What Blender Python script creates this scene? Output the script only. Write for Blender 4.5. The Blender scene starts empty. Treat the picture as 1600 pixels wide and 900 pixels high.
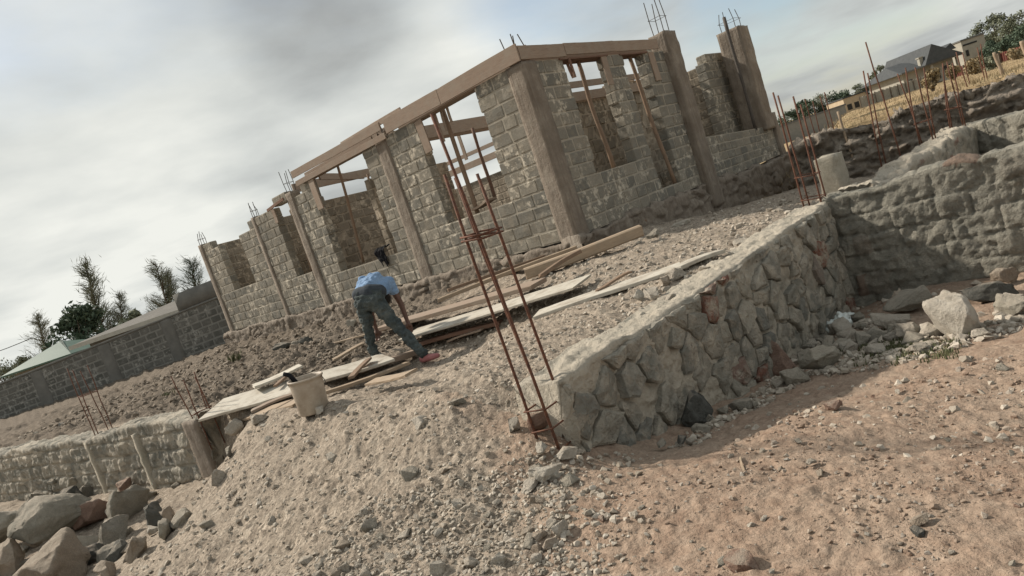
import bpy, bmesh, math, random
import numpy as np
from mathutils import Vector, Matrix
random.seed(7); RNG = np.random.default_rng(11)
C = bpy.context.scene.collection
scn = bpy.context.scene

# ------------------------------------------------------------------ camera model (also used to read positions off the ground)
F, ROLL, PIT = 1035.4, 0.32209, 0.10671
cR, sR = math.cos(ROLL), math.sin(ROLL)
EYE = np.array([0, 0, 1.6])
def ray(x, y):
    dx, dy = x-800, y-450
    u = dx*cR-dy*sR; d = dx*sR+dy*cR
    return np.array([u, F*math.cos(PIT)-d*math.sin(PIT), -F*math.sin(PIT)-d*math.cos(PIT)])
def PZ(x, y, z): r = ray(x, y); return EYE+r*((z-1.6)/r[2])
def PY(x, y, Y): r = ray(x, y); return EYE+r*(Y/r[1])
cam = bpy.data.objects.new('camera', bpy.data.cameras.new('camera')); C.objects.link(cam)
cam.data.sensor_width = 36; cam.data.lens = 36*F/1600; cam.data.clip_end = 6000; cam.data.clip_start = .05
X = Vector((1, 0, 0)); U = Vector((0, math.sin(PIT), math.cos(PIT))); B = Vector((0, -math.cos(PIT), math.sin(PIT)))
xr = X*cR - U*(-sR)*1.0
# image right axis e = (cos, -sin) of the level axis: level-right appears rotated up; camera axes in the level frame
ax = X*cR + (-U)*sR; ay = X*sR + U*cR
m = Matrix((ax, ay, B)).transposed().to_4x4(); m.translation = Vector(EYE); cam.matrix_world = m
scn.camera = cam

# ------------------------------------------------------------------ noise
def _h(ix, iy, iz, seed):
    n = (ix.astype(np.int64)*374761393 + iy.astype(np.int64)*668265263 + iz.astype(np.int64)*2147483647 + seed*1274126177) & 0xffffffff
    n = ((n ^ (n >> 13))*1274126177) & 0xffffffff
    n = ((n ^ (n >> 16))*2246822519) & 0xffffffff
    return ((n ^ (n >> 15)) & 0xffffff)/float(0xffffff)
def vn(x, y, z, seed=0):
    x, y, z = np.broadcast_arrays(np.asarray(x, float), np.asarray(y, float), np.asarray(z, float))
    xi, yi, zi = np.floor(x), np.floor(y), np.floor(z); fx, fy, fz = x-xi, y-yi, z-zi
    ux, uy, uz = [t*t*t*(t*(t*6-15)+10) for t in (fx, fy, fz)]
    o = 0
    for a in (0, 1):
        for b in (0, 1):
            for c in (0, 1):
                w = (ux if a else 1-ux)*(uy if b else 1-uy)*(uz if c else 1-uz)
                o = o + w*_h(xi+a, yi+b, zi+c, seed)
    return o*2-1
def fbm(x, y, z, o=4, seed=0, g=.5):
    r = 0; a = 1.; t = 0
    x, y, z = np.asarray(x, float), np.asarray(y, float), np.asarray(z, float)
    for i in range(o):
        r = r+a*vn(x, y, z, seed+i*17); t += a; a *= g; x, y, z = x*2.03+3.1, y*2.03+1.7, z*2.03+5.3
    return r/t
def voro(P, seed=0):
    ip = np.floor(P); d1 = np.full(len(P), 9.); d2 = d1.copy(); cid = np.zeros(len(P))
    for a in (-1, 0, 1):
        for b in (-1, 0, 1):
            for c in (-1, 0, 1):
                q = ip+np.array([a, b, c])
                s = np.stack([q[:, 0]+_h(q[:, 0], q[:, 1], q[:, 2], seed), q[:, 1]+_h(q[:, 0], q[:, 1], q[:, 2], seed+5), q[:, 2]+_h(q[:, 0], q[:, 1], q[:, 2], seed+9)], 1)
                d = np.linalg.norm(P-s, axis=1); k = _h(q[:, 0], q[:, 1], q[:, 2], seed+21)
                n = d < d1
                d2 = np.where(n, d1, np.minimum(d2, d)); cid = np.where(n, k, cid); d1 = np.where(n, d, d1)
    return d1, d2, cid
def sst(a, b, x): t = np.clip((np.asarray(x, float)-a)/(b-a), 0, 1); return t*t*(3-2*t)

# ------------------------------------------------------------------ object helpers
def link(name, V, Fc, mat, parent=None, attrs=None, smooth=False):
    me = bpy.data.meshes.new(name); V = np.asarray(V, float)
    me.from_pydata(V.tolist(), [], Fc if isinstance(Fc, list) else Fc.tolist()); me.materials.append(mat)
    for k, a in (attrs or {}).items():
        at = me.attributes.new(k, 'FLOAT', 'POINT'); at.data.foreach_set('value', np.asarray(a, np.float32))
    if smooth: me.polygons.foreach_set('use_smooth', [True]*len(me.polygons))
    me.update()
    o = bpy.data.objects.new(name, me); C.objects.link(o)
    if parent is not None: o.parent = parent
    return o
def tag(o, label=None, cat=None, group=None, kind=None):
    if cat in ('foundation wall', 'retaining wall', 'wall', 'concrete block', 'house', 'fence'): kind = kind or 'thing'
    if label: o['label'] = label
    if cat: o['category'] = cat
    if group: o['group'] = group
    if kind: o['kind'] = kind
    return o
def thing(name, label, cat, group=None, loc=(0, 0, 0)):
    o = bpy.data.objects.new(name, None); C.objects.link(o); o.location = loc; o.empty_display_size = .1
    return tag(o, label, cat, group)
def under(o, root):                     # keep world placement of a part under an Empty placed at the thing's base
    o.parent = root; o.matrix_parent_inverse = Matrix.Translation(-Vector(root.location)); return o
class MB:
    def __init__(s): s.v = []; s.f = []; s.a = {}
    def add(s, V, Fc, **at):
        n = len(s.v); s.v += [tuple(q) for q in V]; s.f += [tuple(i+n for i in q) for q in Fc]
        for k, x in at.items():
            s.a.setdefault(k, []); s.a[k] += list(np.broadcast_to(x, (len(V),)))
    def box8(s, P, **at): s.add(P, [(0, 3, 2, 1), (4, 5, 6, 7), (0, 1, 5, 4), (1, 2, 6, 5), (2, 3, 7, 6), (3, 0, 4, 7)], **at)
    def box(s, o, ex, ey, ez, **at):    # corner o and three edge vectors
        o, ex, ey, ez = map(np.asarray, (o, ex, ey, ez)); s.box8([o, o+ex, o+ex+ey, o+ey, o+ez, o+ex+ez, o+ex+ey+ez, o+ey+ez], **at)
    def tube(s, P, R, n=8, cap=True, **at):
        P = [Vector(p) for p in P]; k = len(P); R = [R]*k if np.isscalar(R) else R; V = []; Fc = []
        for i in range(k):
            t = (P[min(i+1, k-1)]-P[max(i-1, 0)]).normalized(); a = t.orthogonal().normalized() if i == 0 else (a-t*a.dot(t)).normalized(); b = t.cross(a)
            for j in range(n): V.append(P[i]+(a*math.cos(6.2832*j/n)+b*math.sin(6.2832*j/n))*R[i])
        for i in range(k-1):
            for j in range(n): Fc.append((i*n+j, i*n+(j+1) % n, (i+1)*n+(j+1) % n, (i+1)*n+j))
        if cap: Fc += [tuple(range(n))[::-1], tuple((k-1)*n+j for j in range(n))]
        s.add(V, Fc, **at)
    def done(s, name, mat, parent=None, smooth=False): return link(name, s.v, s.f, mat, parent, s.a, smooth)

# ------------------------------------------------------------------ materials
def mat(name, build, rough=.9, spec=.25):
    m = bpy.data.materials.new(name); m.use_nodes = True; nt = m.node_tree; b = nt.nodes['Principled BSDF']
    b.inputs['Roughness'].default_value = rough; b.inputs['Specular IOR Level'].default_value = spec
    N = nt.nodes; L = nt.links
    class H: pass
    h = H(); h.N = N; h.L = L; h.b = b
    def node(t, **kw):
        n = N.new(t)
        for k, v in kw.items():
            if hasattr(n, k): setattr(n, k, v)
        return n
    def plug(sock, v):
        if hasattr(v, 'is_output') or isinstance(v, bpy.types.NodeSocket): L.new(v, sock)
        elif v is not None: sock.default_value = (*v, 1) if isinstance(v, tuple) and len(v) == 3 and sock.type == 'RGBA' else v
    tc = N.new('ShaderNodeTexCoord'); h.obj = tc.outputs['Object']
    g = N.new('ShaderNodeNewGeometry'); h.pos = g.outputs['Position']
    def noise(scale, detail=6, rough=.6, vec=None, dist=0, stretch=None):
        v = vec or h.pos
        if stretch:
            mp = N.new('ShaderNodeMapping'); mp.inputs['Scale'].default_value = stretch; L.new(v, mp.inputs[0]); v = mp.outputs[0]
        n = N.new('ShaderNodeTexNoise'); n.inputs['Scale'].default_value = scale; n.inputs['Detail'].default_value = detail; n.inputs['Roughness'].default_value = rough; n.inputs['Distortion'].default_value = dist
        L.new(v, n.inputs['Vector']); return n.outputs['Fac']
    def vor(scale, feat='F1', vec=None, out='Distance'):
        n = N.new('ShaderNodeTexVoronoi'); n.feature = feat; n.inputs['Scale'].default_value = scale; L.new(vec or h.pos, n.inputs['Vector']); return n.outputs[out]
    def rng(x, a, b, c=0., d=1.):
        n = N.new('ShaderNodeMapRange'); n.inputs[1].default_value = a; n.inputs[2].default_value = b; n.inputs[3].default_value = c; n.inputs[4].default_value = d; plug(n.inputs[0], x); return n.outputs[0]
    def mix(f, a, b, bt='MIX'):
        n = N.new('ShaderNodeMix'); n.data_type = 'RGBA'; n.blend_type = bt; plug(n.inputs[0], f); plug(n.inputs[6], a); plug(n.inputs[7], b); return n.outputs[2]
    def math_(op, a, b=None):
        n = N.new('ShaderNodeMath'); n.operation = op; plug(n.inputs[0], a)
        if b is not None: plug(n.inputs[1], b)
        return n.outputs[0]
    def attr(k): n = N.new('ShaderNodeAttribute'); n.attribute_name = k; return n.outputs['Fac']
    def ramp(x, *stops):
        n = N.new('ShaderNodeValToRGB'); e = n.color_ramp.elements
        while len(e) < len(stops): e.new(.5)
        for q, (p, c) in zip(e, stops): q.position = p; q.color = (*c, 1)
        plug(n.inputs[0], x); return n.outputs[0]
    def bump(hh, strength=.5, dist=.02, prev=None):
        n = N.new('ShaderNodeBump'); n.inputs['Strength'].default_value = strength; n.inputs['Distance'].default_value = dist; plug(n.inputs['Height'], hh)
        if prev: L.new(prev, n.inputs['Normal'])
        return n.outputs[0]
    def rnd():
        n = N.new('ShaderNodeObjectInfo'); return n.outputs['Random']
    h.noise, h.vor, h.rng, h.mix, h.math, h.attr, h.ramp, h.bump, h.rnd = noise, vor, rng, mix, math_, attr, ramp, bump, rnd
    col, nrm = build(h)
    plug(b.inputs['Base Color'], col)
    if nrm: L.new(nrm, b.inputs['Normal'])
    return m
def m_block(name, stone, stone2, mortar, stain=(.33, .28, .21), bs=1.):
    def f(h):
        c = h.ramp(h.attr('cell'), (0, stone), (.55, tuple((a+b)/2 for a, b in zip(stone, stone2))), (1, stone2))
        c = h.mix(h.rng(h.noise(3.5, 5, .65), .5, .72), c, stain)
        c = h.mix(h.rng(h.noise(38, 4, .7), .35, .75, 0, .45), c, tuple(x*.55 for x in stone))
        c = h.mix(h.rng(h.attr('mort'), .3, .7), c, h.mix(h.noise(9, 4), mortar, tuple(x*.7 for x in mortar)))
        # chisel marks of the quarry saw
        c = h.mix(h.math('MULTIPLY', h.rng(h.noise(6.5, 6, .75), .52, .60, 0, .9), h.rng(h.noise(.9, 3, .5), .42, .56)), c, tuple(x*1.4 for x in mortar))
        tool = h.noise(20, 3, .5, stretch=(1, 1, 3.5), dist=1.2)
        b1 = h.bump(h.noise(55, 5, .7), .5*bs, .008); b2 = h.bump(tool, .45*bs, .015, b1); return c, h.bump(h.noise(9, 4, .6), .3*bs, .025, b2)
    return mat(name, f, .93, .15)
M = {}
M['block'] = m_block('block_stone', (.16, .154, .134), (.275, .25, .205), (.37, .335, .275), (.26, .225, .175))
M['blockin'] = m_block('inner_block_stone', (.18, .155, .12), (.29, .245, .19), (.37, .315, .245), (.27, .225, .17))
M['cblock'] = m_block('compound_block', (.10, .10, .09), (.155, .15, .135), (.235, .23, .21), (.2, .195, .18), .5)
def f(h):
    st = h.ramp(h.attr('cell'), (0, (.175, .175, .155)), (.25, (.285, .265, .22)), (.5, (.215, .21, .18)), (.72, (.335, .31, .255)), (.91, (.25, .235, .20)), (.94, (.19, .085, .058)), (1, (.235, .125, .09)))
    c = h.mix(h.rng(h.noise(6, 6, .78), .46, .60, 0, .9), st, (.46, .41, .335))
    c = h.mix(h.rng(h.noise(24, 5, .75), .5, .68, 0, .7), c, (.10, .092, .078))
    c = h.mix(h.rng(h.attr('mort'), .35, .75), c, h.mix(h.noise(14, 5, .7), (.54, .49, .405), (.34, .30, .24)))
    b1 = h.bump(h.noise(70, 5, .75), .8, .012); return c, h.bump(h.noise(17, 5, .7), .9, .05, b1)
M['rubble'] = mat('rubble_masonry', f)
def f(h):
    c = h.ramp(h.noise(4, 6, .7), (.3, (.205, .198, .168)), (.55, (.30, .282, .235)), (.75, (.42, .39, .325)))
    c = h.mix(h.rng(h.attr('cell'), .8, .95, 0, .8), c, (.2, .125, .09))
    c = h.mix(h.rng(h.noise(45, 5, .7), .42, .75, 0, .5), c, (.13, .13, .11))
    b1 = h.bump(h.noise(50, 6, .75), .9, .015); return c, h.bump(h.noise(11, 6, .7), 1., .06, b1)
M['plaster'] = mat('rough_render', f)
def f(h):
    c = h.ramp(h.noise(5, 6, .7), (.3, (.21, .18, .148)), (.55, (.33, .285, .235)), (.76, (.45, .40, .335)))
    b1 = h.bump(h.noise(30, 6, .75), 1., .03); return c, h.bump(h.noise(8, 6, .7), 1., .09, b1)
M['bank'] = mat('dug_earth', f)
def f(h):
    c = h.ramp(h.noise(2.2, 6, .7), (.28, (.15, .125, .10)), (.5, (.215, .182, .148)), (.68, (.30, .262, .215)), (.8, (.37, .34, .29)))
    c = h.mix(h.rng(h.noise(14, 5, .7, stretch=(1, 1, .12)), .47, .62, 0, .6), c, (.15, .118, .09))
    c = h.mix(h.rng(h.noise(50, 4, .7), .45, .75, 0, .4), c, (.17, .14, .11))
    b1 = h.bump(h.noise(60, 5, .7), .7, .012); b2 = h.bump(h.noise(16, 4, .6, stretch=(1, 1, .06)), .7, .03, b1); return c, h.bump(h.noise(9, 6, .7), .7, .04, b2)
M['conc'] = mat('formed_concrete', f, .88)
def f(h):
    c = h.ramp(h.noise(6, 6, .7), (.3, (.30, .28, .22)), (.6, (.42, .38, .31)), (.8, (.5, .46, .38)))
    c = h.mix(h.rng(h.noise(40, 4, .7), .45, .75, 0, .4), c, (.22, .19, .15))
    return c, h.bump(h.noise(25, 6, .75), .9, .03)
M['cement'] = mat('cement_smear', f)
def m_wood(name, a, b, dirt, sc=(1, 1, 1), rough=.8):
    def f(h):
        g = h.noise(12, 6, .65, vec=h.obj, stretch=(.6, 9, 9), dist=.4)
        c = h.ramp(g, (.32, a), (.68, b)); c = h.mix(h.rng(h.noise(5, 6, .75), .45, .68, 0, .85), c, dirt)
        c = h.mix(h.rng(h.rnd(), 0, 1, 0, .35), c, tuple(x*.6 for x in a))
        return c, h.bump(g, .4, .006)
    return mat(name, f, rough)
M['form'] = m_wood('formwork_timber', (.225, .165, .125), (.34, .262, .20), (.30, .255, .205))
M['redwood'] = m_wood('reddish_timber', (.145, .08, .055), (.22, .13, .092), (.20, .145, .11))
M['pole'] = m_wood('timber_pole', (.185, .125, .085), (.285, .20, .14), (.17, .125, .09))
M['white'] = m_wood('cement_splashed_board', (.42, .39, .33), (.54, .505, .435), (.26, .215, .165))
M['plank'] = m_wood('weathered_plank', (.30, .225, .155), (.42, .33, .24), (.27, .22, .165))
def f(h):
    c = h.ramp(h.noise(45, 5, .7), (.35, (.065, .034, .025)), (.55, (.135, .06, .037)), (.75, (.20, .095, .055)))
    return c, h.bump(h.noise(160, 3), .5, .004)
M['rust'] = mat('rusty_steel', f, .8, .3)
def f(h):
    c = h.ramp(h.noise(45, 5, .7), (.35, (.05, .045, .04)), (.75, (.12, .10, .085)))
    return c, None
M['steel'] = mat('dull_steel', f, .7, .3)
def m_stone(name, a, b, c2):
    def f(h):
        c = h.ramp(h.rnd(), (0, a), (.5, b), (1, c2))
        c = h.mix(h.rng(h.noise(9, 6, .7), .42, .68, 0, .75), c, tuple(x*.62 for x in b)); c = h.mix(h.rng(h.noise(70, 4, .7), .45, .75, 0, .5), c, tuple(min(1, x*1.5) for x in b))
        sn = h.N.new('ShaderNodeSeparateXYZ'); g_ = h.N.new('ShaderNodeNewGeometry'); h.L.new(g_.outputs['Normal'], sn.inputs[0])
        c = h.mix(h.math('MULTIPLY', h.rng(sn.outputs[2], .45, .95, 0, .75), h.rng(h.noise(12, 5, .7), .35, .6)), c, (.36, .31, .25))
        b1 = h.bump(h.noise(90, 4, .7), .7, .008); return c, h.bump(h.noise(18, 6, .75), 1., .04, b1)
    return mat(name, f, .92, .2)
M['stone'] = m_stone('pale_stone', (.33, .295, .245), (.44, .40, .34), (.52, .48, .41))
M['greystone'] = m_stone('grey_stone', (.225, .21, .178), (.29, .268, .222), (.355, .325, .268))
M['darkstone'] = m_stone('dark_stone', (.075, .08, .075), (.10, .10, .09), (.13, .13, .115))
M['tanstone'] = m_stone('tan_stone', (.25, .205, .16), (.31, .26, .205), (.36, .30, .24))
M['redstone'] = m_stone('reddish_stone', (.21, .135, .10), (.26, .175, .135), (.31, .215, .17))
def f(h):
    c = h.ramp(h.attr('cell'), (0, (.27, .235, .19)), (.5, (.40, .355, .295)), (1, (.52, .47, .40)))
    c = h.mix(h.rng(h.noise(40, 5, .7), .42, .7, 0, .5), c, (.2, .165, .125))
    return c, h.bump(h.noise(90, 5, .7), .6, .01)
M['gravel'] = mat('gravel_stone', f, .95, .15)
def f(h):
    c = h.ramp(h.attr('cell'), (0, (.20, .145, .11)), (.6, (.31, .245, .19)), (.85, (.38, .335, .28)), (1, (.24, .225, .2)))
    c = h.mix(h.rng(h.noise(40, 5, .7), .42, .7, 0, .5), c, (.24, .165, .12)); return c, h.bump(h.noise(90, 5, .7), .6, .01)
M['soilchip'] = mat('soil_chip', f, .95, .15)
def f(h):
    soil, clod = h.attr('soil'), h.attr('clod')
    n1, n2, n3 = h.noise(1.3, 7, .7), h.noise(9, 7, .72), h.noise(60, 5, .7)
    pale = h.ramp(n2, (.3, (.235, .193, .153)), (.55, (.325, .275, .22)), (.75, (.425, .372, .305)))
    red = h.ramp(n2, (.28, (.225, .15, .108)), (.52, (.315, .23, .172)), (.75, (.395, .31, .242)))
    red = h.mix(h.rng(n1, .42, .68, 0, .55), red, (.36, .29, .225))
    brown = h.ramp(n2, (.3, (.10, .082, .064)), (.55, (.165, .137, .108)), (.75, (.25, .21, .168)))
    c = h.mix(h.rng(h.math('ADD', soil, h.math('MULTIPLY', h.math('SUBTRACT', n2, .5), .7)), .3, .7), pale, red)
    c = h.mix(h.rng(h.math('ADD', clod, h.math('MULTIPLY', h.math('SUBTRACT', n2, .5), .9)), .3, .7), c, brown)
    c = h.mix(h.rng(h.attr('field'), .3, .7), c, h.ramp(h.noise(.5, 7, .7), (.3, (.27, .195, .11)), (.55, (.35, .26, .15)), (.75, (.24, .205, .11))))
    c = h.mix(h.rng(n3, .45, .75, 0, .4), c, (.17, .135, .10))
    for sc_, am in ((30, .38), (75, .45)):
        bw = h.N.new('ShaderNodeRGBToBW'); h.L.new(h.vor(sc_, out='Color'), bw.inputs[0]); k = h.rng(bw.outputs[0], .15, .85, 1-am, 1+am*.75); k = h.math('ADD', h.math('MULTIPLY', h.math('MULTIPLY', h.math('SUBTRACT', k, 1.), h.attr('near')), h.rng(soil, 0, 1, 1., .38)), 1.)
        cc = h.N.new('ShaderNodeCombineColor'); [h.L.new(k, q) for q in cc.inputs]; c = h.mix(h.rng(h.noise(3.3 if sc_ < 50 else 5, 5, .7), .38, .6, .25, 1.), c, h.mix(1., c, cc.outputs[0], 'MULTIPLY'))
    grit = h.vor(48); grit2 = h.vor(120)
    sh = h.math('MULTIPLY', h.attr('near'), 1.)
    b0 = h.bump(h.math('MULTIPLY', grit2, sh), .45, .005); b1 = h.bump(h.math('MULTIPLY', grit, sh), .4, .009, b0)
    b2 = h.bump(h.noise(26, 6, .75), .8, .02, b1); return c, h.bump(h.noise(6, 6, .7), .5, .06, b2)
M['ground'] = mat('site_ground', f, .96, .1)
def m_flat(name, a, b, sc=8, rough=.85, bs=.3, bd=.01, spec=.25):
    def f(h):
        n = h.noise(sc, 5, .65); return h.ramp(n, (.3, a), (.7, b)), h.bump(n, bs, bd)
    return mat(name, f, rough, spec)
M['leaf_dark'] = m_flat('dark_leaf', (.05, .075, .052), (.095, .125, .08), 3, .8, 0)
M['leaf_grey'] = m_flat('grey_green_needles', (.11, .125, .09), (.19, .20, .145), 2, .85, 0)
M['leaf_euc'] = m_flat('dusty_leaf', (.11, .125, .085), (.19, .20, .14), .6, .85, 0)
M['bark'] = m_flat('bark', (.07, .055, .04), (.16, .13, .10), 9, .9, .5, .02)
M['roof_green'] = m_flat('green_sheet_roof', (.06, .105, .085), (.085, .135, .11), 2, .6, .1)
M['roof_brown'] = m_flat('weathered_roof', (.085, .08, .07), (.13, .12, .105), 2, .8, .1)
M['roof_grey'] = m_flat('slate_roof', (.045, .05, .053), (.07, .075, .078), 2, .75, .1)
M['ridge'] = m_flat('roof_trim', (.10, .105, .105), (.14, .14, .135), 2, .75, .1)
M['fascia'] = m_flat('pale_fascia', (.36, .34, .29), (.45, .43, .37), 6, .8, .1)
M['wall_pale'] = m_flat('pale_house_wall', (.27, .26, .225), (.35, .33, .28), 1.5, .9, .2)
M['wall_tan'] = m_flat('tan_house_wall', (.36, .29, .2), (.44, .36, .26), 1.5, .9, .2)
M['greyplaster'] = m_flat('grey_plaster', (.17, .17, .155), (.235, .23, .21), 3, .92, .5, .02)
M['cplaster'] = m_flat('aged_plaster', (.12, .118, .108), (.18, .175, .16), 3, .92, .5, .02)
M['void'] = m_flat('dark_glass', (.012, .013, .014), (.03, .03, .03), 3, .3, 0)
M['redfence'] = m_flat('red_fence_sheet', (.10, .035, .027), (.165, .06, .045), 3, .85, .3)
M['drygrass'] = m_flat('dry_grass', (.23, .18, .105), (.33, .265, .165), 1.2, .9, 0)
M['weed'] = m_flat('green_weed', (.09, .105, .05), (.15, .15, .085), 8, .85, 0)
M['skin'] = m_flat('skin', (.085, .04, .026), (.12, .06, .04), 20, .5, .1, .002, .4)
M['hair'] = m_flat('black_hair', (.008, .007, .006), (.015, .013, .012), 60, .8, .5, .004)
def f(h):
    n = h.noise(16, 5, .6); c = h.ramp(h.noise(5, 4), (.3, (.14, .225, .36)), (.7, (.22, .315, .455))); return c, h.bump(n, .7, .02)
M['shirt'] = mat('blue_cotton', f, .9, .15)
def f(h):
    n = h.noise(22, 5, .65); c = h.ramp(h.noise(7, 5, .7), (.33, (.035, .045, .048)), (.55, (.07, .083, .082)), (.75, (.135, .14, .125))); return c, h.bump(n, .9, .02)
M['jeans'] = mat('faded_denim', f, .92, .15)
M['belt'] = m_flat('dark_waistband', (.03, .036, .045), (.05, .06, .07), 20, .9, .3)
M['shoe'] = m_flat('dusty_pink_shoe', (.30, .115, .12), (.38, .17, .165), 20, .7, .2)
M['sole'] = m_flat('shoe_sole', (.3, .2, .18), (.4, .3, .26), 20, .8, .2)
M['black'] = m_flat('black_cloth', (.008, .008, .01), (.02, .02, .022), 20, .95, .6, .02, .1)
def f(h):
    c = h.ramp(h.noise(6, 5, .7), (.3, (.28, .225, .17)), (.6, (.38, .325, .26)), (.8, (.25, .195, .145)))
    return h.mix(h.rng(h.noise(20, 5, .7), .5, .7, 0, .5), c, (.46, .41, .33)), h.bump(h.noise(40, 4), .2, .004)
M['bucket'] = mat('dirty_plastic_bucket', f, .55, .4)
M['bag'] = m_flat('white_plastic', (.55, .6, .58), (.68, .71, .68), 10, .35, .5, .02, .5)
M['cable'] = m_flat('cable', (.02, .02, .02), (.03, .03, .03), 3)

# ------------------------------------------------------------------ layout
YA = .767
DL = np.array([-math.cos(YA), math.sin(YA), 0]); DR = np.array([math.sin(YA), math.cos(YA), 0])   # house axes
A0 = np.array([1.261, 10.7, 0]); UP = np.array([0, 0, 1.])
def HB(s, t, z): return A0+DL*s+DR*t+UP*z
C1 = np.array([.1, 4.1, 0]); C2 = C1+DR*5.75
LW0 = np.array([-4.33, 8.38, 0]); LW1 = np.array([-11.5, 13.4, 0])
Q3 = PZ(1480, 205, .5)*np.array([1, 1, 0])
Q3b = PZ(1600, 172, .55)*np.array([1, 1, 0]); Q3b = Q3+(Q3b-Q3)*2.2

# ------------------------------------------------------------------ terrain height
def tps(P, z):
    P = np.asarray(P, float); z = np.asarray(z, float); n = len(P)
    d = np.linalg.norm(P[:, None]-P[None], axis=2); K = np.where(d > 0, d*d*np.log(d+1e-9), 0)+np.eye(n)*.15
    A = np.zeros((n+3, n+3)); A[:n, :n] = K; A[:n, n] = 1; A[:n, n+1:] = P; A[n, :n] = 1; A[n+1:, :n] = P.T
    w = np.linalg.solve(A, np.r_[z, 0, 0, 0])
    def ev(x, y):
        o = w[n]+w[n+1]*x+w[n+2]*y
        for i in range(n):
            r2 = (x-P[i, 0])**2+(y-P[i, 1])**2+1e-12; o = o+w[i]*.5*r2*np.log(r2)
        return o
    return ev
def pp(L): return [(*PZ(a, b, z)[:2], z) for a, b, z in L]
bank = [(C1+DL*k)[:2].tolist()+[z] for k, z in ((.3, .36), (1, .43), (2, .40), (3, .36), (4, .31), (5, .29))]
bank += [(-2.3, 8.9, .36), (-1.3, 8.5, .07)]
emb = pp([(850, 705, .1), (770, 690, .15), (600, 750, .1), (500, 710, .14), (400, 730, .1), (600, 850, .02), (420, 850, -.1), (720, 820, .02)])
inn = bank+[(*(C1+DR*k+DL*.5)[:2], z) for k, z in ((.3, .47), (1.5, .47), (3, .46), (4.5, .46), (5.7, .46))]
inn += [(1.2, 10.5, .70), (*HB(-.3, 2.5, 0)[:2], .5), (*HB(-.3, 4.7, 0)[:2], .25), (*HB(-.3, 9.7, 0)[:2], -.35), (*HB(3.6, -.2, 0)[:2], .55), (*HB(7.3, -.2, 0)[:2], .45), (*HB(13.7, -.2, 0)[:2], .55),
        (-2.5, 7.0, .3), (-4.3, 8.8, .38), (-7.2, 10.9, .33), (-11, 13.6, .22), (-18, 23.5, -.42), (-10, 23.5, .42), (-6, 13, .36), (-10, 17, .16), (-14, 20, -.14), (-15, 17, -.05), (.5, 8.5, .5), (2.5, 9, .52), (-1, 9.8, .45),
        (5.2, 7.6, -.1), (6.2, 8.5, -.15), (8, 7, -.15), (9, 9.5, -.1), (7.5, 12.2, .0), (6.8, 10.9, .1), (5.6, 11.8, .15), (10, 11.2, 0), (6.8, 13.2, .15)]
out = bank+emb+[(*(C1+DR*k-DL*.18)[:2], z) for k, z in ((.1, -.10), (.6, -.30), (1.5, -.44), (2.8, -.65), (4.2, -.8), (5.6, -.92))]
out += [(*(C2-DL*k-DR*.2)[:2], -.78) for k in (.6, 1.5, 3, 5)]
out += pp([(1050, 705, -.1), (1250, 640, -.28), (1300, 560, -.62), (1450, 560, -.48), (1600, 525, -.45), (1400, 520, -.72), (1600, 460, -.72), (1300, 720, -.12), (1600, 700, -.15), (1000, 800, 0), (1200, 900, 0), (1600, 900, 0), (800, 905, 0), (800, 1050, 0), (1300, 1100, .0), (1700, 650, -.25)])
out += pp([(300, 800, -.25), (230, 880, -.42), (100, 905, -.55), (0, 860, -.58), (340, 765, -.38), (330, 900, -.28)])
out += [(-4.7, 8.2, -.5), (-7, 9.8, -.58), (-11, 12.6, -.6), (-6, 7, -.6), (-3, 2, -.25), (3, 0, 0), (-3, -2, -.1), (0, -3, 0), (-10, 8, -.6), (9, 0, -.2), (-16, 14, -.5)]
T_in = tps([p[:2] for p in inn], [p[2] for p in inn]); T_out = tps([p[:2] for p in out], [p[2] for p in out])
POLY = [LW1[:2]+np.array([-30., 21]), LW1[:2], LW0[:2], C1[:2], C2[:2], (C2-DL*9)[:2], np.array([40., 1.]), np.array([60., 90]), np.array([-60., 90])]
def sdf(x, y):      # positive inside the raised site
    ins = np.zeros(x.shape, bool); dm = np.full(x.shape, 1e9); n = len(POLY)
    for i in range(n):
        a, b = POLY[i], POLY[(i+1) % n]; e = b-a
        t = np.clip(((x-a[0])*e[0]+(y-a[1])*e[1])/(e@e), 0, 1); dm = np.minimum(dm, np.hypot(x-a[0]-t*e[0], y-a[1]-t*e[1]))
        cr = ((a[1] > y) != (b[1] > y)) & (x < (b[0]-a[0])*(y-a[1])/(b[1]-a[1]+1e-12)+a[0]); ins ^= cr
    return np.where(ins, dm, -dm)
BK0 = PY(1245, 216, 14)[:2]; BK1 = PY(1610, 108, 12)[:2]; BK1 = BK0+(BK1-BK0)*1.7
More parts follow.
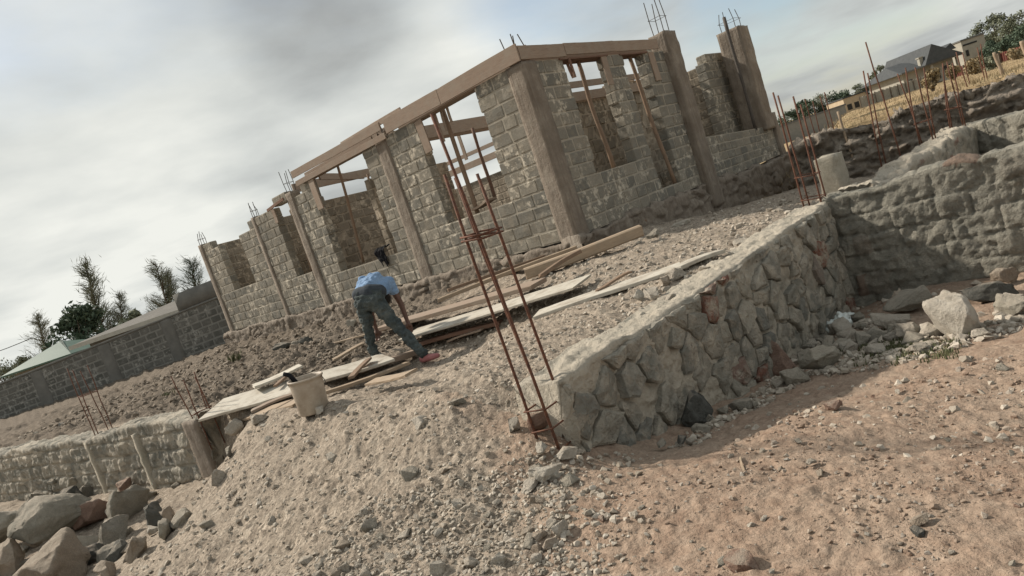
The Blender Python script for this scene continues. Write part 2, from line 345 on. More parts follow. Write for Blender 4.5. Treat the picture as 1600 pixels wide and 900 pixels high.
def heights(x, y, detail=True):
    x = np.asarray(x, float); y = np.asarray(y, float); d = sdf(x, y); r = np.hypot(x, y)
    hi = np.clip(T_in(x, y), -.6, .95); ho = np.clip(T_out(x, y), -1.05, .6)
    e = BK1-BK0; en = np.array([-e[1], e[0]])/np.linalg.norm(e); db = (x-BK0[0])*en[0]+(y-BK0[1])*en[1]   # beyond the back bank
    u = ((x-BK0[0])*e[0]+(y-BK0[1])*e[1])/(e@e)
    far = .35+.0*x; far = far+sst(-.05, .12, u)*(1.12-.35); far = far-sst(25, 95, r)*(.95*sst(2, 8, x)); 
    hi = hi+(far-hi)*np.maximum(sst(17, 30, r)*(1-sst(2, 6, x)*(db < 0)), sst(.35, .7, db)*sst(-.06, .02, u))
    h = ho+(hi-ho)*sst(.1, .34, d)
    ho_far = sst(14, 30, r); h = np.where(d < 0, h*(1-ho_far)+(-.5)*ho_far, h)
    slope = (1-sst(.0, .5, np.abs(d)))*0
    near = 1-sst(25, 60, r)
    clod = platform_clod(x, y, d)
    if detail:
        n = fbm(x*.9, y*.9, 0, 4, 3)*.08+fbm(x*3.1, y*3.1, 1, 4, 9)*.030
        n = n+np.maximum(fbm(x*7, y*7, 2, 3, 31), -.1)*.03+fbm(x*17, y*17, 4, 3, 77)*.020+np.maximum(vn(x*23, y*23, 6, 79)-.15, 0)*.02*(1-sst(5, 9, r))
        cl = np.maximum(vn(x*5.2, y*5.2, 7, 5), 0)**1.2*.10+np.maximum(vn(x*11, y*11, 7, 15), 0)*.05
        ruts = fbm(x*1.1+y*.4, y*2.2, 8, 3, 41)*.04
        h = h+(n*(1-.40*soil_red(x, y, d))+clod*cl+soil_red(x, y, d)*ruts)*near
    return h
def soil_red(x, y, d):
    # red earth lies right of the rubble fan; border runs from the corner forward
    n = fbm(x*1.4, y*1.4, 3, 5, 55, .65)*.75
    b = (x-.1)+.18*(y-3)+.10+n
    return np.clip(sst(-.75, .65, b)*(d < .1), 0, 1)
def platform_clod(x, y, d):
    k = sst(.25, .7, d)*sst(0, 1.2, (-(x+1.6)+.0)+.7*(y-9))
    return np.clip(k*(y < 40), 0, 1)*(1-sst(3.3, 4.3, x))
_gx0, _gy0, _gs = -26., .6, .05
_GX, _GY = np.meshgrid(np.arange(_gx0, 20, _gs), np.arange(_gy0, 27, _gs), indexing='ij')
_GH = heights(_GX.ravel(), _GY.ravel()).reshape(_GX.shape); _GS = heights(_GX.ravel(), _GY.ravel(), False).reshape(_GX.shape)
def gq(x, y, G=None):
    G = _GH if G is None else G; a = min(max((x-_gx0)/_gs, 0), G.shape[0]-2.001); b = min(max((y-_gy0)/_gs, 0), G.shape[1]-2.001); i, j = int(a), int(b); a -= i; b -= j
    return float(G[i, j]*(1-a)*(1-b)+G[i+1, j]*a*(1-b)+G[i, j+1]*(1-a)*b+G[i+1, j+1]*a*b)
def hit(px, py, lift=0., G=None):
    z = .1
    for _ in range(12): P = PZ(px, py, min(z, 1.4)); z = .6*z+.4*(gq(P[0], P[1], G)+lift)
    P = PZ(px, py, z); return P
def gz(x, y): return float(heights(np.array([x]), np.array([y]))[0])

# ground sheet: a polar grid, finest where the camera looks, out to the horizon
th = np.r_[np.linspace(-180, -52, 40)[:-1], np.linspace(-52, 52, 900), np.linspace(52, 180, 40)[1:-1]]
th = np.radians(th); rr = np.r_[np.geomspace(.25, 1.6, 22)[:-1], np.geomspace(1.6, 26, 560), np.geomspace(27, 4000, 55)]
TH, RR = np.meshgrid(th, rr, indexing='ij'); gx, gy = (np.sin(TH)*RR).ravel(), (np.cos(TH)*RR).ravel()
gh = heights(gx, gy); d0 = sdf(gx, gy)
# keep the ground under the house floor
nr, nt = len(rr), len(th)
I = np.arange(nt*nr).reshape(nt, nr); I2 = np.roll(I, -1, 0)
Fq = np.stack([I[:, :-1], I[:, 1:], I2[:, 1:], I2[:, :-1]], -1).reshape(-1, 4)
gr = np.hypot(gx, gy); e = BK1-BK0; en = np.array([-e[1], e[0]])/np.linalg.norm(e); db = (gx-BK0[0])*en[0]+(gy-BK0[1])*en[1]
field = sst(.3, .7, db)*sst(4, 6, gx); field = np.maximum(field, sst(26, 40, gr))
Vg = np.stack([gx, gy, gh], 1); Vg = np.vstack([Vg, [[0, 0, gz(0, 0)]]]); n0 = len(Vg)-1
Fq = Fq.tolist()+[(int(I[i, 0]), int(I2[i, 0]), n0) for i in range(nt)]
ex = lambda a: np.r_[a, a[0]]
g_ob = link('ground', Vg, Fq, M['ground'], None, dict(soil=ex(soil_red(gx, gy, d0)), clod=ex(platform_clod(gx, gy, d0)), field=ex(field), near=ex(1-sst(10, 25, gr))), True)
tag(g_ob, 'rubble strewn building site ground turning to red earth on the right', 'ground', kind='structure')

# ------------------------------------------------------------------ masonry builders
def sweep(name, A, B, zb, zt, thick, inward, matl, kind, res=.03, seed=0, parent=None, amp=1., wob=.03, drop=None):
    A, B, inward = np.asarray(A, float), np.asarray(B, float), np.asarray(inward, float); Lh = np.linalg.norm(B-A); D = (B-A)/Lh
    ns = max(4, int(Lh/res)); s = np.linspace(0, Lh, ns); k = s/Lh
    hz = max(abs(zt[0]-zb[0]), abs(zt[1]-zb[1])); nz = max(4, int(hz/res)); ntp = max(3, int(thick/res))
    r = min(.04, thick*.2)
    prof = [(0, q*(1-1.7*r/hz), 0) for q in np.linspace(0, 1, nz)[:-1]]+[(0, 1, -r), (r*.3, 1, -r*.3), (r, 1, 0)]+[(q, 1, 0) for q in np.linspace(r, thick-r, ntp)[1:-1]]+[(thick-r, 1, 0), (thick, 1, -r)]+[(thick, q, 0) for q in np.linspace(1, 0, max(3, nz//3))[1:]]
    prof = np.array(prof); npf = len(prof)
    S, _ = np.meshgrid(s, np.zeros(npf), indexing='ij'); Kk = S/Lh
    d = np.broadcast_to(prof[:, 0], S.shape); q = prof[:, 1][None, :]; off = prof[:, 2][None, :]
    ZB = zb[0]+(zb[1]-zb[0])*Kk; ZT = zt[0]+(zt[1]-zt[0])*Kk+fbm(S*1.7, seed, 0, 5, seed, .6)*wob*2.
    if drop is not None: ZT = ZT+drop(S)
    z = ZB+(ZT-ZB)*q+off
    nd = np.zeros(S.shape+(3,)); side = prof[:, 0]
    nrm = np.where(side[:, None] <= r*.5, -inward, np.where(side[:, None] >= thick-r*.5, inward, UP)); nrm = nrm.copy()
    nrm[nz-1] = (-inward+UP)/1.414
    P = A+D*S[..., None]+inward*d[..., None]+UP*z[..., None]
    sp = np.stack([S, z, d], -1).reshape(-1, 3)
    wob2 = np.stack([fbm(sp[:, 0]*2, sp[:, 1]*2, sp[:, 2]*2, 2, seed+3), fbm(sp[:, 0]*2, sp[:, 1]*2, sp[:, 2]*2, 2, seed+4), 0*sp[:, 0]], 1)*.35
    if kind == 'rubble':
        d1, d2, cid = voro(sp/np.array([.36, .25, .4])+wob2, seed); e = d2-d1
        cov = sst(.06, .3, fbm(sp[:, 0]*1.5, sp[:, 1]*1.5, sp[:, 2]+4, 3, seed+50))        # where mortar is smeared over the stones
        a1, a2 = np.cos(cid*97), np.sin(cid*61); tiltd = (a1*np.sin(sp[:, 0]*9)+a2*np.sin(sp[:, 1]*11))*.012
        st = sst(.04, .12, e); crack = np.exp(-((fbm(sp[:, 0]*2.2, sp[:, 1]*2.2, sp[:, 2]*2, 4, seed+70)/.035)**2))
        gap = np.exp(-(e/.035)**2)*sst(-.05, .15, fbm(sp[:, 0]*2.7, sp[:, 1]*2.7, 9, 3, seed+33))
        disp = st*.034*(1-.6*cov)-gap*.05*(1-cov)+((cid-.5)*.07+tiltd*1.6)*st*(1-.5*cov)+fbm(sp[:, 0]*6, sp[:, 1]*6, sp[:, 2]*6, 4, seed+8)*.03-np.abs(fbm(sp[:, 0]*11, sp[:, 1]*11, sp[:, 2]*11, 3, seed+18))*.03-crack*.02-.012
        mort = 1-sst(.04, .15, e+fbm(sp[:, 0]*8, sp[:, 1]*8, sp[:, 2]*8, 2, seed+1)*.09)
        mort = np.maximum(mort, cov*.85); mort = np.maximum(mort, sst(-.09, -.01, (z-ZT).ravel())); disp = disp*1.
    elif kind == 'course':
        row = np.floor(sp[:, 1]/.27+wob2[:, 1]*.5); e1 = np.abs(sp[:, 1]/.27+wob2[:, 1]*.5-row-.5)*2
        d1, d2, cid = voro(np.stack([sp[:, 0]/.5+row*.37+wob2[:, 0]*.4, row*1.7, 0*row], 1), seed)
        disp = -.03*sst(.85, .99, e1)*sst(-.15, .2, fbm(sp[:, 0]*1.2, sp[:, 1]*2, 5, 2, seed+2))-.03*(1-sst(0, .1, d2-d1))+(cid-.5)*.03+fbm(sp[:, 0]*3, sp[:, 1]*5, sp[:, 2]*3, 3, seed+8, .6)*.04-np.abs(fbm(sp[:, 0]*9, sp[:, 1]*7, sp[:, 2]*9, 5, seed+18, .65))*.062
        mort = sst(.75, .95, e1)
    elif kind == 'blocks':
        zz = sp[:, 1]/.24+wob2[:, 1]*.35; row = np.floor(zz); e1 = np.abs(zz-row-.5)*2; xx = sp[:, 0]/.42+row*.43+wob2[:, 0]*.3; e2 = np.abs(xx-np.floor(xx)-.5)*2
        cid = _h(np.floor(xx), row, 0*row, seed)*.85; g = np.maximum(sst(.80, .97, e1), sst(.88, .98, e2))
        disp = -.03*g+(cid-.4)*.035*(1-g)+fbm(sp[:, 0]*5, sp[:, 1]*5, sp[:, 2]*5, 4, seed+8, .6)*.05-np.abs(fbm(sp[:, 0]*10, sp[:, 1]*6, sp[:, 2]*9, 3, seed+18))*.04
        mort = np.maximum(g*sst(-.2, .1, fbm(sp[:, 0]*2, sp[:, 1]*2, 3, 2, seed)), sst(.08, .22, fbm(sp[:, 0]*1.9, sp[:, 1]*4.5, 7, 4, seed+4))*.9)
    elif kind == 'mortar':
        disp = fbm(sp[:, 0]*3.2, sp[:, 1]*3.2, sp[:, 2]*3, 3, seed)*.04+fbm(sp[:, 0]*11, sp[:, 1]*11, sp[:, 2]*11, 4, seed+3)*.028-np.abs(fbm(sp[:, 0]*19, sp[:, 1]*19, sp[:, 2]*15, 3, seed+5))*.022; cid = 0*disp+.4; mort = np.clip(.75+fbm(sp[:, 0]*5, sp[:, 1]*5, sp[:, 2]*5, 3, seed+9)*.6, 0, 1)
    elif kind == 'bank':
        disp = fbm(sp[:, 0]*2.1, sp[:, 1]*4, sp[:, 2]*2, 5, seed, .65)*.30-np.abs(fbm(sp[:, 0]*4, sp[:, 1]*8, 0, 4, seed+4))*.30; cid = vn(sp[:, 0]*2, sp[:, 1]*3, 0)*.5+.5; mort = 0*cid
    else:
        disp = fbm(sp[:, 0]*4, sp[:, 1]*4, sp[:, 2]*4, 4, seed)*.025; cid = vn(sp[:, 0]*3, sp[:, 1]*3, 1)*.5+.5; mort = 0*cid
    topz = prof[:, 1][None, :]*np.ones_like(S); dA = np.where((side[None, :] <= r*.99) | (side[None, :] >= thick-r*.99), np.abs(z-ZT), np.minimum(side, thick-side)[None, :]*np.ones_like(S))
    P = P+nrm[None]*(disp.reshape(S.shape)*amp*(.22+.78*sst(0, .09, dA)))[..., None]
    V = P.reshape(-1, 3); Id = np.arange(ns*npf).reshape(ns, npf)
    Fc = np.stack([Id[:-1, :-1], Id[1:, :-1], Id[1:, 1:], Id[:-1, 1:]], -1).reshape(-1, 4)
    if np.dot(np.cross(D, UP), -inward) < 0: Fc = Fc[:, ::-1]
    Fc = Fc.tolist(); V = V.tolist(); at = dict(cell=cid.tolist(), mort=mort.tolist())
    for row_ in (Id[0], Id[-1]):                                     # end faces
        q = np.array([V[i] for i in row_]); m_ = q.mean(0); n1 = len(V); V.append(m_.tolist()); at['cell'].append(.4); at['mort'].append(.8)
        Fc += [(int(row_[i]), int(row_[i+1]), n1) for i in range(len(row_)-1)]
    o = link(name, V, Fc, matl, parent, at, True); return o

def stone_face(name, A, D, n_out, s0, s1, zlo, zhi, cw, ch, matl, parent, seed, proud=.035, gap=.012, cover=1.):
    '''angular rubble stones bedded in the face of a mortar wall: shrunken Voronoi cells, each with its own tilt and relief'''
    rg = np.random.default_rng(seed); sd = []; zl, zh = min(zlo), max(zhi); nz_ = max(2, int((zh-zl)/ch)); ns_ = int((s1-s0)/cw)
    for j in range(-1, nz_+1):
        for i in range(-1, ns_+1): sd.append((s0+(i+.5+.5*(j % 2)+rg.uniform(-.42, .42))*cw, zl+(j+.5+rg.uniform(-.4, .4))*ch))
    sd = np.array(sd); V, Fc, cell = [], [], []
    for a in range(len(sd)):
        p = sd[a]; k = (p[0]-s0)/(s1-s0); lo, hi = zlo[0]+(zlo[1]-zlo[0])*k, zhi[0]+(zhi[1]-zhi[0])*k
        if rg.random() > cover: continue
        poly = [np.array(q) for q in ((s0+.01, lo), (s1-.02, lo), (s1-.02, hi), (s0+.01, hi))]
        for b in np.argsort(((sd-p)**2).sum(1))[1:14]:
            d = sd[b]-p; L_ = np.linalg.norm(d); d = d/L_; lim = L_/2-gap*rg.uniform(.5, 1.8); out_ = []
            for q in range(len(poly)):
                u, v = poly[q], poly[(q+1) % len(poly)]; du, dv = (u-p) @ d-lim, (v-p) @ d-lim
                if du <= 0: out_.append(u)
                if du*dv < 0: out_.append(u+(v-u)*du/(du-dv))
            poly = out_
            if len(poly) < 3: break
        if len(poly) < 3: continue
        P2 = []
        for q in range(len(poly)):
            u, v = poly[q], poly[(q+1) % len(poly)]; L_ = np.linalg.norm(v-u); m_ = max(1, int(L_/.05)); nn = np.array([-(v-u)[1], (v-u)[0]])/max(L_, 1e-6)
            for t in range(m_): P2.append(u+(v-u)*t/m_+nn*rg.uniform(-.006, .010))
        P2 = np.array(P2); c_ = P2.mean(0); ext = np.ptp(P2, axis=0)
        if min(ext) < .04: continue
        hgt = proud*rg.uniform(.25, 1.5); tl = rg.uniform(-.16, .16, 2); cl = rg.random(); n0 = len(V); m_ = len(P2)
        for (f_, o_, nz2) in ((1., -.06, 0), (1., hgt-.014, .008), (1-.018/max(.06, min(ext)/2), hgt, .006), (.66, hgt+.004, .014), (.33, hgt+.006, .016)):
            Q = c_+(P2-c_)*f_; o2 = o_+((Q-c_) @ tl)*(o_ > -.05)+vn(Q[:, 0]*13, Q[:, 1]*13, cl*50, 7)*nz2+rg.uniform(-.4, .4, m_)*nz2
            V += list(A+D*Q[:, :1]+UP*Q[:, 1:2]+n_out*o2[:, None])
        V.append(A+D*c_[0]+UP*c_[1]+n_out*(hgt+.008)); cell += [cl]*(5*m_+1)
        for r_ in range(4):
            for q in range(m_): Fc.append((n0+r_*m_+q, n0+r_*m_+(q+1) % m_, n0+(r_+1)*m_+(q+1) % m_, n0+(r_+1)*m_+q))
        for q in range(m_): Fc.append((n0+4*m_+q, n0+4*m_+(q+1) % m_, n0+5*m_))
    if np.dot(np.cross(D, UP), n_out) < 0: Fc = [f_[::-1] for f_ in Fc]
    return link(name, V, Fc, matl, parent, dict(cell=cell, mort=[0.]*len(V)))

def block_wall(name, A, D, n_out, s0, s1, z0, z1, thick, matl, parent=None, holes=(), ch=.225, lmin=.30, lmax=.46, seed=1, gx=6, gz=5, amp=1., back=True, zshift=None, joint=.026, rough=.007, jag=.035):
    rg = np.random.default_rng(seed); mb_v, mb_f, cell, mort = [], [], [], []
    A, D, n_out = map(lambda q: np.asarray(q, float), (A, D, n_out))
    nrow = max(1, int(round((z1-z0)/ch))); ch = (z1-z0)/nrow
    def W(s, z, o):
        if zshift is not None: z = z+zshift(s)*(z-z0)/(z1-z0)
        return A+D*s+n_out*o+UP*z
    def addq(vs, fs, c, m_):
        n = len(mb_v); mb_v.extend(vs); mb_f.extend([tuple(i+n for i in f_) for f_ in fs]); cell.extend([c]*len(vs)); mort.extend([m_]*len(vs))
    for r in range(nrow):
        a, b = z0+r*ch, z0+(r+1)*ch; zm = (a+b)/2
        iv = [(s0, s1)]
        for (h0, h1, g0, g1) in holes:
            if g0 < zm < g1:
                niv = []
                for p, q in iv:
                    if h1 <= p or h0 >= q: niv.append((p, q)); continue
                    if h0 > p: niv.append((p, h0))
                    if h1 < q: niv.append((h1, q))
                iv = niv
        for (p, q) in iv:
            if q-p < .08: continue
            jp = rg.uniform(-jag, jag)*(p > s0); jq = rg.uniform(-jag, jag)*(q < s1); p2, q2 = p+jp, q+jq
            core = .005
            c8 = [W(p2+.012, a, -core), W(q2-.012, a, -core), W(q2-.012, a, -thick+core), W(p2+.012, a, -thick+core), W(p2+.012, b, -core), W(q2-.012, b, -core), W(q2-.012, b, -thick+core), W(p2+.012, b, -thick+core)]
            addq(c8, [(0, 3, 2, 1), (4, 5, 6, 7), (0, 1, 5, 4), (1, 2, 6, 5), (2, 3, 7, 6), (3, 0, 4, 7)], .5, 1.)
            cuts = [p2]; x = p2+rg.uniform(.14, lmax) if q-p > .5 else p2
            while x < q2-.16:
                if x > p2: cuts.append(x)
                x += rg.uniform(lmin, lmax)
            cuts.append(q2)
            for i in range(len(cuts)-1):
                u0, u1 = cuts[i]+joint/2*(i > 0), cuts[i+1]-joint/2*(i < len(cuts)-2); v0, v1 = a+joint/2, b-joint/2
                cl = rg.random(); ob = rg.uniform(-.003, .006)*amp; sd = rg.integers(1e6)
                tl = rg.uniform(-.004, .004, 2)*amp
                for face in ((0, 1) if back else (0,)):
                    S_, Z_ = np.meshgrid(np.r_[u0, np.linspace(u0+.011, u1-.011, gx-2), u1], np.r_[v0, np.linspace(v0+.010, v1-.010, max(2, gz-2)), v1][:gz], indexing='ij')
                    eS, eZ = np.minimum(S_-u0, u1-S_), np.minimum(Z_-v0, v1-Z_)
                    edge = (np.minimum(eS, eZ) < 1e-6)
                    cor = (eS < 1e-6) & (eZ < 1e-6)
                    S2 = S_+rg.uniform(-.004, .004, S_.shape)+np.where(cor, np.sign((u0+u1)/2-S_)*.005, 0); Z2 = Z_+rg.uniform(-.0035, .0035, S_.shape)+np.where(cor, np.sign((v0+v1)/2-Z_)*.004, 0)
                    O = ob+vn(S_*9, Z_*9, sd % 97, 3)*rough*amp+rg.uniform(-.5, .5, S_.shape)*rough*.5*amp+(S_-u0)/(u1-u0)*tl[0]+(Z_-v0)/(v1-v0)*tl[1]
                    O = np.where(edge, O-.007, O+.003)
                    if face: O = -thick-O
                    vs = W(S2[..., None], Z2[..., None], O[..., None]).reshape(-1, 3)
                    Id = np.arange(gx*gz).reshape(gx, gz); fs = np.stack([Id[:-1, :-1], Id[1:, :-1], Id[1:, 1:], Id[:-1, 1:]], -1).reshape(-1, 4).tolist()
                    ring = list(Id[:, 0])+list(Id[-1, 1:])+list(Id[-2::-1, -1])+list(Id[0, -2:0:-1]); nb = gx*gz
                    dep = -.03 if not face else -thick+.03
                    rs, rz = S2.reshape(-1)[ring], Z2.reshape(-1)[ring]
                    if len(cuts) and True:
                        dd = np.where((np.abs(rs-p2) < .03) | (np.abs(rs-q2) < .03), -thick/2-(.001 if face else -.001), dep)
                    sk = W(rs[:, None], rz[:, None], dd[:, None]); m2 = len(ring)
                    fs += [(int(ring[j]), nb+j, nb+(j+1) % m2, int(ring[(j+1) % m2])) for j in range(m2)]
                    addq(list(vs)+list(sk), fs, cl, 0.)
    V = np.array(mb_v)
    o = link(name, V, mb_f, matl, parent, dict(cell=cell, mort=mort)); return o

def rough_box(name, o, ex, ey, ez, matl, parent=None, amp=.012, res=.08, seed=0, freq=6, smooth=True, taper=0):
    o, ex, ey, ez = map(lambda q: np.asarray(q, float), (o, ex, ey, ez)); V = {}; vs = []; Fc = []
    n = [max(1, int(np.linalg.norm(q)/res)) for q in (ex, ey, ez)]
    def vid(i, j, k):
        if (i, j, k) not in V: V[i, j, k] = len(vs); vs.append((i/n[0], j/n[1], k/n[2]))
        return V[i, j, k]
    for (a, b, c) in ((0, 1, 2), (1, 2, 0), (2, 0, 1)):
        for side in (0, n[c]):
            for i in range(n[a]):
                for j in range(n[b]):
                    q = []
                    for (di, dj) in ((0, 0), (1, 0), (1, 1), (0, 1)):
                        t = [0, 0, 0]; t[a] = i+di; t[b] = j+dj; t[c] = side; q.append(vid(*t))
                    Fc.append(tuple(q if side else q[::-1]))
    w = np.array(vs); P = o+w[:, :1]*ex+w[:, 1:2]*ey+w[:, 2:]*ez
    cen = o+(ex+ey+ez)/2; ln = [np.linalg.norm(q) for q in (ex, ey, ez)]
    nn = np.zeros_like(P)
    for a, q in enumerate((ex, ey, ez)):
        nn += np.where(w[:, a:a+1] == 0, -1, np.where(w[:, a:a+1] == 1, 1, 0))*q/ln[a]
    nn /= np.maximum(np.linalg.norm(nn, axis=1, keepdims=True), 1e-6)
    edges = (np.abs(w-.5) > .499).sum(1) >= 2
    P = P+nn*(fbm(P[:, 0]*freq, P[:, 1]*freq, P[:, 2]*freq, 3, seed)*amp-np.where(edges, amp*.5, 0))[:, None]
    ob = link(name, P, Fc, matl, parent, dict(cell=vn(P[:, 0]*3, P[:, 1]*3, P[:, 2]*3)*.5+.5, mort=np.zeros(len(P))), smooth)
    return ob

def board(name, p0, p1, wdir, w, t, matl, parent=None, warp=.01, seed=0, nseg=10, endjag=.0):
    """a sawn board: p0->p1 along its top centre line, wdir across, thickness below"""
    p0, p1, wdir = Vector(p0), Vector(p1), Vector(wdir); x = (p1-p0); Lh = x.length; x.normalize(); z = x.cross(wdir).normalized(); y = z.cross(x)
    if z.z < 0: z, y = -z, -y
    M4 = Matrix((x, y, z)).transposed().to_4x4(); M4.translation = p0
    V = []; Fc = []; rg = random.Random(seed)
    b = .12*t
    prof = [(-w/2+b, 0), (w/2-b, 0), (w/2, -b), (w/2, -t+b), (w/2-b, -t), (-w/2+b, -t), (-w/2, -t+b), (-w/2, -b)]
    ph = rg.uniform(0, 6); k = len(prof)
    for i in range(nseg+1):
        q = i/nseg; wy = warp*math.sin(q*3.1+ph); wz = warp*.8*math.sin(q*4.3+ph*2)
        for (a, c) in prof:
            xe = Lh*q+(endjag*rg.uniform(-1, 1) if i in (0, nseg) else 0)
            V.append((xe, a+wy+rg.uniform(-.0015, .0015), c+wz+rg.uniform(-.001, .001)))
    for i in range(nseg):
        for j in range(k): Fc.append((i*k+j, (i+1)*k+j, (i+1)*k+(j+1) % k, i*k+(j+1) % k))
    Fc += [tuple(range(k)), tuple(nseg*k+j for j in range(k))[::-1]]
    o = link(name, V, Fc, matl, None); o.matrix_world = M4
    if parent is not None: o.parent = parent; o.matrix_parent_inverse = Matrix.Translation(-Vector(parent.location))
    return o

def pole(name, p0, p1, r0, r1, matl, seed=0, bend=.02, n=9, parent=None):
    mb = MB(); rg = random.Random(seed); p0, p1 = Vector(p0), Vector(p1); P = []; R = []; d = (p1-p0).normalized(); a = d.orthogonal().normalized(); b = d.cross(a); Lh = (p1-p0).length
    f1, f2 = rg.uniform(0, 6), rg.uniform(0, 6)
    for i in range(n+1):
        q = i/n; P.append((a*math.sin(q*4+f1)+b*math.sin(q*5+f2))*bend*math.sin(q*math.pi)+d*Lh*q); R.append((r0+(r1-r0)*q)*rg.uniform(.92, 1.08))
    mb.tube(P, R, 8); o = mb.done(name, matl, None, True); o.location = p0
    if parent is not None: o.parent = parent; o.matrix_parent_inverse = Matrix.Translation(-Vector(parent.location))
    return o

# ------------------------------------------------------------------ foundation walls (each wall is a thing)
w1 = sweep('rubble_foundation_wall', C1, C2, (-.35, -1.15), (.50, .49), .45, DL, M['rubble'], 'mortar', .016, 3, amp=1., wob=.03)
stone_face('bedded_stones', C1, DR, -DL, 0, 5.75, (-.35, -1.15), (.462, .452), .31, .215, M['rubble'], w1, 11, .034, .011, .9)
tag(w1, 'grey rubble stone foundation wall with red stones, running back from the near rebar cage', 'foundation wall')
w2 = sweep('rendered_foundation_wall', C2+DR*.03+DL*.1, C2-DL*9, (-1.1, -1.0), (.53, .68), .42, DR, M['plaster'], 'course', .026, 9, wob=.05)
tag(w2, 'long coursed foundation wall with rough grey render at the right, half in shadow', 'foundation wall')
w3 = sweep('rubble_foundation_wall.001', C2+DR*.5+DL*.02, Q3-DR*.05, (-.4, -.4), (.50, .50), .45, -DL, M['rubble'], 'rubble', .028, 21, wob=.08)
tag(w3, 'low broken stone foundation wall running back behind the rear rebar cage', 'foundation wall')
dq = (Q3b-Q3)/np.linalg.norm(Q3b-Q3); nq = np.array([-dq[1], dq[0], 0])
w4 = sweep('rendered_foundation_wall.001', Q3, Q3b, (-.4, -.4), (.50, .57), .45, nq, M['plaster'], 'course', .03, 25, wob=.05)
tag(w4, 'second rough grey foundation wall at the right, below the dug earth bank', 'foundation wall')
lw = sweep('stone_foundation_wall', LW0, LW1, (-1., -1.), (.43, .33), .4, np.array([.575, .82, 0]), M['rubble'], 'blocks', .024, 14, wob=.05)
tag(lw, 'weathered stone foundation wall at the lower left behind the boulders', 'foundation wall')
dlw = (LW1-LW0)/np.linalg.norm(LW1-LW0)
for i, k in enumerate((.02, 1.75, 3.35)):                           # cement pilasters on it
    p = LW0+dlw*k-np.array([.575, .82, 0])*.045
    rough_box('cement_strip', p-UP*.7+np.array([.575, .82, 0])*(.022 if i else 0), dlw*(.34 if i == 0 else .12), np.array([.575, .82, 0])*(.5 if i == 0 else .2), UP*(1.02 if i else 1.08), M['conc' if i == 0 else 'cement'], lw, .014, .05, i+3, 9)
# dug bank behind
e3 = np.array([*(BK1-BK0), 0]); e3 /= np.linalg.norm(e3); n3 = np.array([-e3[1], e3[0], 0])
bk = sweep('dry_stone_bank', np.array([*BK0, 0])-e3*.2, np.array([*BK1, 0]), (-.4, -.4), (1.10, 1.02), .9, n3, M['bank'], 'bank', .045, 33, wob=.08)
tag(bk, 'dark dug bank of loose stones below the dry grass field', 'retaining wall')
o = np.array([*PZ(1283, 292, .0)[:2], 0])
kb = rough_box('concrete_footing', PY(1264, 232, 10.6)*[1, 1, 0]-UP*.2, DR*.45, -DL*.34, UP*1.08, M['cement'], None, .03, .05, 5)
tag(kb, 'square grey concrete footing block beside the rear rebar cage', 'concrete block')

# ------------------------------------------------------------------ the unfinished house
house = thing('unfinished_house', 'roofless unfinished stone block house with timber formwork along its wall tops', 'house', loc=A0.tolist())
def hb(o): return under(o, house)
TH = .2
SILL = 1.74
holesL = [(1.12, 2.79, SILL, 3.76), (4.57, 6.77, 1.68, 3.76), (7.95, 8.70, 1.80, 3.60), (10.88, 12.28, 2.0, 9), (7.2, 7.95, 3.66, 9), (8.6, 10.9, 3.6, 9), (10.2, 10.9, 3.35, 9), (12.2, 14, 3.6, 9), (12.2, 12.7, 3.4, 9)]
hb(block_wall('block_wall', A0, DL, -DR, .30, 13.45, .90, 3.80, TH, M['block'], None, holesL, seed=4))
holesR = [(1.1, 2.43, 1.80, 3.80), (3.04, 3.86, 1.05, 3.80)]
hb(block_wall('block_wall', A0, DR, -DL, .30, 4.72, .90, 3.80, TH, M['block'], None, holesR, seed=8))
hb(block_wall('block_wall', A0+DL*.06, DR, -DL, 5.3, 10.1, .82, 1.86, TH, M['block'], None, [], seed=12, zshift=lambda s: -.28*(np.clip(s, 5.3, 11)-5.3)/5))
# plinth
hb(sweep('plinth', HB(14, -.05, 0), HB(-.1, -.05, 0), (-.2, .1), (.90, .90), .4, DR, M['conc'], 'rubble', .035, 40, wob=.04, amp=.8))
hb(sweep('plinth', HB(-.10, -.06, 0), HB(-.10, 10.2, 0), (.1, -1.), (.93, .80), .4, DL, M['conc'], 'rubble', .05, 44, wob=.05, amp=.9))
# columns
def column(o, ex, ey, z0, z1, seed, bars=None, amp=.008):
    c = hb(rough_box('column', o+UP*z0, ex, ey, UP*(z1-z0), M['conc'], None, amp, .07, seed))
    if bars:
        n, hh, lean = bars; p = o+ex*.5+ey*.5+UP*(z1-.05); rg = random.Random(seed)
        w = min(np.linalg.norm(ex), np.linalg.norm(ey))*.3; ux, uy = ex/np.linalg.norm(ex), ey/np.linalg.norm(ey)
        for k in range(n):
            a = p+ux*w*(1 if k & 1 else -1)+uy*w*(1 if k & 2 else -1)
            mb = MB(); mb.tube([a, a+UP*hh*.5+np.array([*(rg.uniform(-.02, .02) for _ in range(2)), 0]), a+UP*(hh*rg.uniform(.8, 1.1))+np.array([rg.uniform(-.05, .05)+lean, rg.uniform(-.05, .05), 0])], .009, 6); b = mb.done('starter_bar', M['steel']); b.parent = c
        mb = MB(); zz = UP*(hh*.5); q = [p+zz+ux*w*a+uy*w*b for a, b in ((-1.2, -1.2), (1.2, -1.2), (1.2, 1.2), (-1.2, 1.2), (-1.2, -1.2))]; mb.tube(q, .005, 5); b = mb.done('stirrup', M['steel']); b.parent = c
    return c
column(HB(-.03, -.03, 0), DL*.36, DR*.36, .55, 3.8, 1, (4, .5, 0))
column(HB(3.72, -.02, 0), DL*.36, DR*.24, .85, 3.80, 2, (4, .42, 0), .010)
column(HB(7.62, -.025, 0), DL*.30, DR*.24, .75, 3.74, 3, (4, .55, 0))
